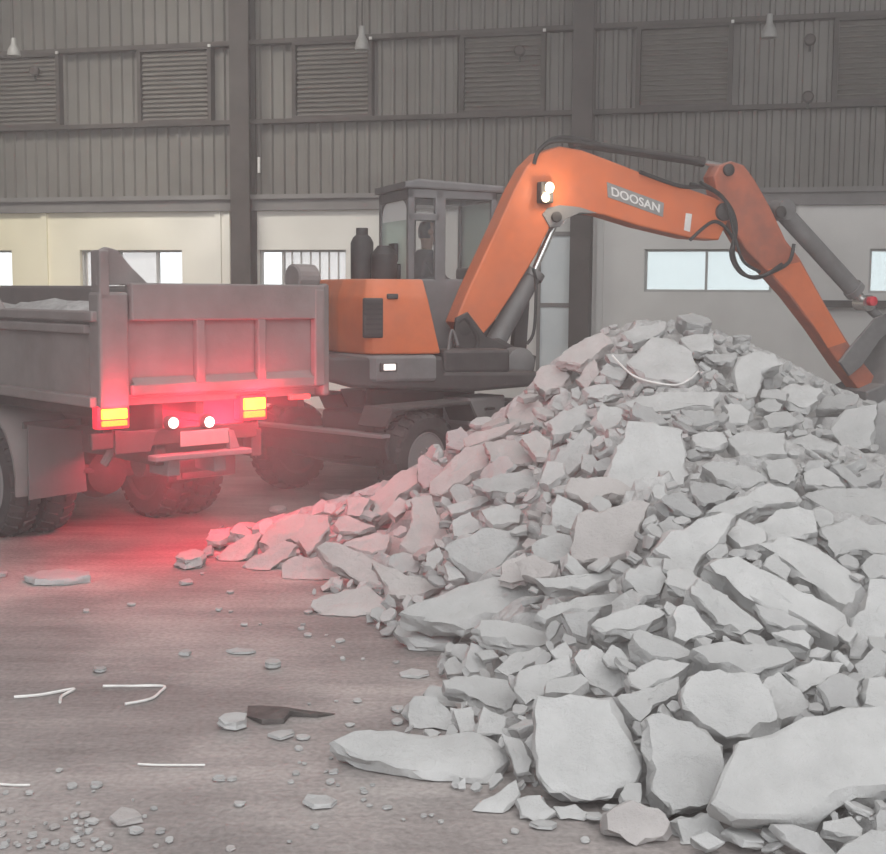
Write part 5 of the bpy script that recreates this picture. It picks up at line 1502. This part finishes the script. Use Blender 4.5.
S_ = [(60, 581, 62, 12, 'pale flat lump lying alone on the floor before the truck wheel', C, .06), (190, 566, 34, 20, 'pale block on the floor between the truck tail and the heap toe', C, .12),
      (187, 584, 14, 7, 'small crumb in front of the pale block by the truck tail', C, .03), (2, 577, 12, 8, 'pale crumb at the photo edge under the truck wheel', C, .04),
      (272, 668, 20, 10, 'pale two part lump on open floor, outer half', C, .05), (290, 667, 18, 10, 'pale two part lump on open floor, half nearer the heap', C, .05),
      (243, 653, 30, 5, 'thin pale flake on the floor behind the two part lump', C, .02), (234, 728, 30, 12, 'pale lump beside the dark scrap strip on the floor', C, .06),
      (281, 738, 24, 7, 'flat pale flake in front of the dark scrap strip', C, .03), (303, 739, 14, 5, 'tiny flake just before the dark scrap strip', C, .02),
      (320, 805, 36, 10, 'crumbly pale flake on the floor in front of the long flat slab', C, .03), (126, 822, 32, 12, 'yellowish flat stone near the bottom of the photo', P_, .04),
      (136, 834, 14, 7, 'pale crumb beside the yellowish flat stone', C, .03), (93, 824, 14, 5, 'pale flake beyond the yellowish flat stone', C, .02),
      (96, 787, 14, 5, 'small flake beside a crumb on the bare floor', C, .02), (72, 788, 10, 5, 'small crumb next to a flake on the bare floor', C, .02),
      (131, 606, 8, 4, 'tiny pale crumb on open floor before the truck', C, .02), (87, 612, 8, 4, 'tiny crumb on open floor before the lone flat lump', C, .02),
      (338, 498, 34, 12, 'pale piece on the floor behind the heap toe', P_, .08), (278, 512, 20, 8, 'small piece on the floor behind the big pink slab', P_, .05),
      (237, 532, 24, 8, 'small piece on the floor between the truck tail and pink slabs', P_, .05),
      (415, 676, 34, 6, 'thin flake lying at the heap foot near the little pale lump', C, .025), (398, 712, 14, 10, 'small lump beside the rounded grey chunk', C, .05), (397, 724, 12, 9, 'small lump before the rounded grey chunk', C, .05),
      (316, 828, 8, 4, 'tiny crumb in front of the crumbly flake', C, .02), (545, 828, 26, 6, 'thin flake before the upright square slab on the floor', C, .03), (585, 842, 10, 4, 'tiny crumb before the brownish round chunk', C, .02),
      (240, 806, 12, 4, 'tiny flake on the bare floor left of the crumbly flake', C, .02), (220, 781, 14, 4, 'thin crumb beyond the crumbly flake on bare floor', C, .02),
      (233, 781, 10, 5, 'round crumb beyond the crumbly flake on bare floor', C, .02), (186, 655, 12, 6, 'dark crumb on open floor behind the bent plastic strip', G_, .03), (100, 672, 12, 6, 'dark crumb on open floor above the bent plastic strip', G_, .03)]
for i, (px, py, w_, h_, lab, mt_, t) in enumerate(S_):
    chip(px, py, w_, h_, lab, mt_, i, t)
# gravel in the near corner and along the heap toe
grnd = random.Random(21)
k_ = 0
while k_ < 60:
    px = abs(grnd.gauss(0, 95)); py = 852 - abs(grnd.gauss(0, 26))
    if px > 330: continue
    if chip(px, py, grnd.uniform(3, 11), grnd.uniform(2, 5), 'small gravel crumb scattered on the floor in the near corner', grnd.choice([C, C, G_, P_]), 200 + k_, .02, 'gravel_crumb', 'gravel crumbs in the near corner'): pass
    k_ += 1
for i in range(46):
    f = grnd.random()
    tx = [(205, 566), (300, 610), (395, 655), (415, 700), (330, 770), (430, 812), (600, 845)]
    s_ = f * (len(tx) - 1); a_ = int(s_); u = s_ - a_
    px = tx[a_][0] * (1 - u) + tx[min(a_ + 1, 6)][0] * u - abs(grnd.gauss(0, 40)); py = tx[a_][1] * (1 - u) + tx[min(a_ + 1, 6)][1] * u + grnd.gauss(4, 9)
    chip(px, py, grnd.uniform(3, 10), grnd.uniform(2, 5), 'small concrete crumb scattered on the floor along the heap foot', grnd.choice([C, C, G_]), 400 + i, .02, 'concrete_crumb', 'crumbs along the heap foot')
# pale bent plastic strips
def reg(o):
    vv = [v.co.copy() for v in o.data.vertices]
    BL_.append((BVHTree.FromPolygons(vv, [list(p.vertices) for p in o.data.polygons]), *bounds(vv), o))
def strip(pts, r, label, name, mat='white_line', z=.008, cat='strip'):
    r = r * .62
    mb = MB(); mb.tube(curve([onz(px, py, z) for px, py in pts], 5), r, 6)
    o = mb.build(name, mat, None, True)
    reg(o); return tag(o, label, cat)
strip([(103, 686), (130, 686), (163, 686), (160, 692), (150, 699), (125, 704)], .011, 'bent pale plastic strip in a hook shape on the floor', 'plastic_strip')
strip([(14, 697), (38, 695), (56, 692), (74, 689), (62, 696), (60, 702)], .012, 'pale twisted strip on the floor beside the hook shaped one', 'plastic_strip')
strip([(138, 764), (160, 765), (205, 765)], .008, 'thin straight pale lath flat on the bare floor', 'plastic_strip')
strip([(0, 784), (14, 785), (30, 785)], .008, 'short pale rod on the floor at the photo edge', 'plastic_strip')
o = strip([(733, 832), (748, 836), (768, 846), (790, 860)], .016, 'white rod on the floor under the largest flat slab', 'plastic_rod', cat='rod')
# dark scrap strip: crumpled rubber mat piece
mb = MB()
pts = [(248, 708), (262, 707), (285, 710), (310, 713), (335, 715), (318, 718), (290, 717), (284, 724), (262, 725), (247, 718)]
base_ = [onz(px, py, .0) for px, py in pts]
rnd = random.Random(4)
top_ = [p + V((0, 0, rnd.uniform(.005, .03))) for p in base_]
n_p = len(pts); cc = sum(top_, V()) / n_p
vs = [*[p + V((0, 0, .003)) for p in base_], *top_, cc + V((0, 0, .02))]
fs = [(i, (i + 1) % n_p, n_p + (i + 1) % n_p, n_p + i) for i in range(n_p)] + [(n_p + i, n_p + (i + 1) % n_p, 2 * n_p) for i in range(n_p)]
mb.add(vs, fs)
tag(mb.build('rubber_scrap', 'scrap'), 'dark crumpled strip of scrap on the floor before the heap', 'scrap')
# lath bent over the crest
pp = [(612, 355), (622, 366), (634, 376), (652, 382), (676, 385), (690, 379), (699, 371)]
mb = MB(); q = []
for px, py in pp:
    d = ray(px, py); hd = all_hit(px, py); s_ = surf(px, py)
    dist = min(x for x in (hd, (s_ - EYE).length if s_ else None) if x is not None)
    q.append(dist)
dm = min(q) - .07
mb.tube(curve([EYE + ray(px, py) * (dm - .0 + .35 * 0) for px, py in pp], 5), .007, 6)
o = mb.build('bent_lath', 'white_line', None, True); reg(o)
tag(o, 'thin pale lath bent in a bow over the crest of the heap', 'lath')

# the fines under and between the pieces: base surface lowered (or raised) to just under every piece
core = BASE + np.random.RandomState(3).uniform(-.03, .02, BASE.shape)
low = np.full(BASE.shape, np.inf)
for b2, l2, h2, o in BL_:
    i0, i1 = int((l2[0] - GX0) / GD) - 1, int((h2[0] - GX0) / GD) + 2
    j0, j1 = int((l2[1] - GY0) / GD) - 1, int((h2[1] - GY0) / GD) + 2
    for j in range(max(j0, 0), min(j1 + 1, len(gy))):
        for i in range(max(i0, 0), min(i1 + 1, len(gx))):
            r = b2.ray_cast(V((gx[i], gy[j], -1)), V((0, 0, 1)))
            if r[0] is not None: low[j, i] = min(low[j, i], r[0].z)
lowd = low.copy()
for dj in (-2, -1, 0, 1, 2):
    for di in (-2, -1, 0, 1, 2):
        lowd = np.minimum(lowd, np.roll(np.roll(low, dj, 0), di, 1))
core = np.minimum(core, np.where(np.isinf(lowd), 9, lowd - .02))
core = np.where(BASE < .05, -.05, core)
core = np.maximum(core, -.05)
def core_bvh():
    v_ = [V((gx[i], gy[j], core[j, i])) for j in range(len(gy)) for i in range(len(gx))]
    w_ = len(gx)
    f_ = [(j * w_ + i, j * w_ + i + 1, (j + 1) * w_ + i + 1, (j + 1) * w_ + i) for j in range(len(gy) - 1) for i in range(w_ - 1)]
    return BVHTree.FromPolygons(v_, f_)
for it in range(3):
    cb = core_bvh(); nb = 0
    for b2, l2, h2, o in BL_:
        if b2.overlap(cb):
            nb += 1
            i0, i1 = int((l2[0] - GX0) / GD) - 1, int((h2[0] - GX0) / GD) + 3
            j0, j1 = int((l2[1] - GY0) / GD) - 1, int((h2[1] - GY0) / GD) + 3
            for j in range(max(j0, 0), min(j1, len(gy))):
                for i in range(max(i0, 0), min(i1, len(gx))):
                    q = b2.find_nearest(V((gx[i], gy[j], core[j, i])))
                    if q[0] is not None and q[3] < .09: core[j, i] = max(-.05, core[j, i] - .08)
    if nb == 0: break
print('core contacts left', nb)
vs = []; fs = []
idx = -np.ones(core.shape, int)
keep = BASE > -.02
for j in range(len(gy)):
    for i in range(len(gx)):
        if keep[max(j - 1, 0):j + 2, max(i - 1, 0):i + 2].any():
            idx[j, i] = len(vs); vs.append((gx[i], gy[j], core[j, i]))
for j in range(len(gy) - 1):
    for i in range(len(gx) - 1):
        q = (idx[j, i], idx[j, i + 1], idx[j + 1, i + 1], idx[j + 1, i])
        if min(q) >= 0: fs.append(q)
mb = MB(); mb.add(vs, fs)
tag(mb.build('concrete_fines', 'fines'), 'crushed grey concrete dust and grit filling the rubble heap between its slabs', 'rubble', kind='stuff')
# ------------------------------------------------------------------ dust haze, light, world
# one volume filling the shed: thin everywhere, with a denser puff added at the truck's tail
mt = bpy.data.materials.new('dust haze'); mt.use_nodes = True
nt = mt.node_tree; nt.nodes.clear(); L = nt.links.new
out = N(nt, 'ShaderNodeOutputMaterial')
vs_ = N(nt, 'ShaderNodeVolumeScatter')
vs_.inputs['Color'].default_value = (.95, .90, .885, 1)
vs_.inputs['Anisotropy'].default_value = .2
vs_.inputs['Density'].default_value = HAZE
if PUFF > 0:      # puff added to widen the lamps' red glow
    tc = N(nt, 'ShaderNodeTexCoord')
    sb = N(nt, 'ShaderNodeVectorMath', operation='SUBTRACT')
    pc = TRM @ V((BW * .5, -.1, .85))
    sb.inputs[1].default_value = pc
    L(tc.outputs['Object'], sb.inputs[0])
    sc_ = N(nt, 'ShaderNodeVectorMath', operation='MULTIPLY'); sc_.inputs[1].default_value = (1 / 1.5, 1 / 1.5, 1 / .9)
    L(sb.outputs[0], sc_.inputs[0])
    ln = N(nt, 'ShaderNodeVectorMath', operation='LENGTH'); L(sc_.outputs[0], ln.inputs[0])
    mr = N(nt, 'ShaderNodeMapRange', interpolation_type='SMOOTHSTEP')
    mr.inputs['From Min'].default_value = 0; mr.inputs['From Max'].default_value = 1.25
    mr.inputs['To Min'].default_value = HAZE + PUFF; mr.inputs['To Max'].default_value = HAZE
    L(ln.outputs['Value'], mr.inputs['Value'])
    L(mr.outputs[0], vs_.inputs['Density'])
    mt.cycles.volume_step_rate = .6
L(vs_.outputs[0], out.inputs['Volume'])
mb = MB(); mb.box((-20, -8, -1), (20, 45, 13))
M['haze'] = mt
hz_o = mb.build('dust_haze', 'haze')
tag(hz_o, 'thin pale dust haze hanging in the air of the shed', 'haze', kind='stuff')
hz_o.display_type = 'WIRE'

def light(name, typ, loc, energy, color=(1, 1, 1), size=1.0, sizey=None, target=None, spread=None):
    ld = bpy.data.lights.new(name, typ)
    ld.energy = energy; ld.color = color
    if typ == 'AREA':
        ld.size = size
        if sizey: ld.shape = 'RECTANGLE'; ld.size_y = sizey
        if spread: ld.spread = spread
    elif typ in ('POINT', 'SPOT'):
        ld.shadow_soft_size = size
    o = bpy.data.objects.new(name, ld); COL.objects.link(o); o.location = loc
    if target is not None:
        o.rotation_euler = (V(target) - V(loc)).to_track_quat('-Z', 'Y').to_euler()
    return o
light('doorway_light', 'AREA', (2.5, -1.0, 7.5), KEY, (1, .985, .97), 7, 4, (1.5, 9, 0))
light('skylight', 'AREA', (1.0, 9.0, 9.3), SKYL, (1, .985, .97), 9, 5, (1.0, 9.01, 0))
light('left_wall_fill', 'AREA', (-6.5, 15.5, 9.2), KEY * .82, (1, .96, .88), 6, 2, (-4.6, 21.2, 1.8), 1.5)  # added fill lamp to brighten the lower left wall, no roof opening here
# red points at the tail lamps, others added between them and under the bed
for px, py, dy, dz, e in ((113, 417, -.17, .03, .45), (253, 408, -.17, .03, .6), (185, 405, -.18, .02, .35), (205, 430, .5, .03, .9), (240, 430, .5, -.02, 1.5), (225, 425, .9, -.0, .7)):
    x, z = tl(px, py)
    p = TRM @ V((x, dy, z + dz))
    light('tail_lamp_and_added_glow', 'POINT', p, RED * e, (1, .03, .07), .10)
# glow of the work lamp on the boom cheek
c = EXM @ V((elp(543, 193, BY0).x + .03, BY0 - .22, elp(543, 193, BY0).z))
light('work_lamp_light', 'POINT', c, 4.5, (1, .82, .6), .04)
w = bpy.data.worlds.new('sky'); SC.world = w; w.use_nodes = True
bg = w.node_tree.nodes['Background']
bg.inputs[0].default_value = (.93, .97, 1.0, 1); bg.inputs[1].default_value = SKY
SC.view_settings.view_transform = 'Standard'
SC.view_settings.look = 'None'
SC.view_settings.exposure = 0
SC.cycles.volume_bounces = 1
SC.cycles.max_bounces = 6
SC.cycles.diffuse_bounces = 3
SC.cycles.transparent_max_bounces = 12
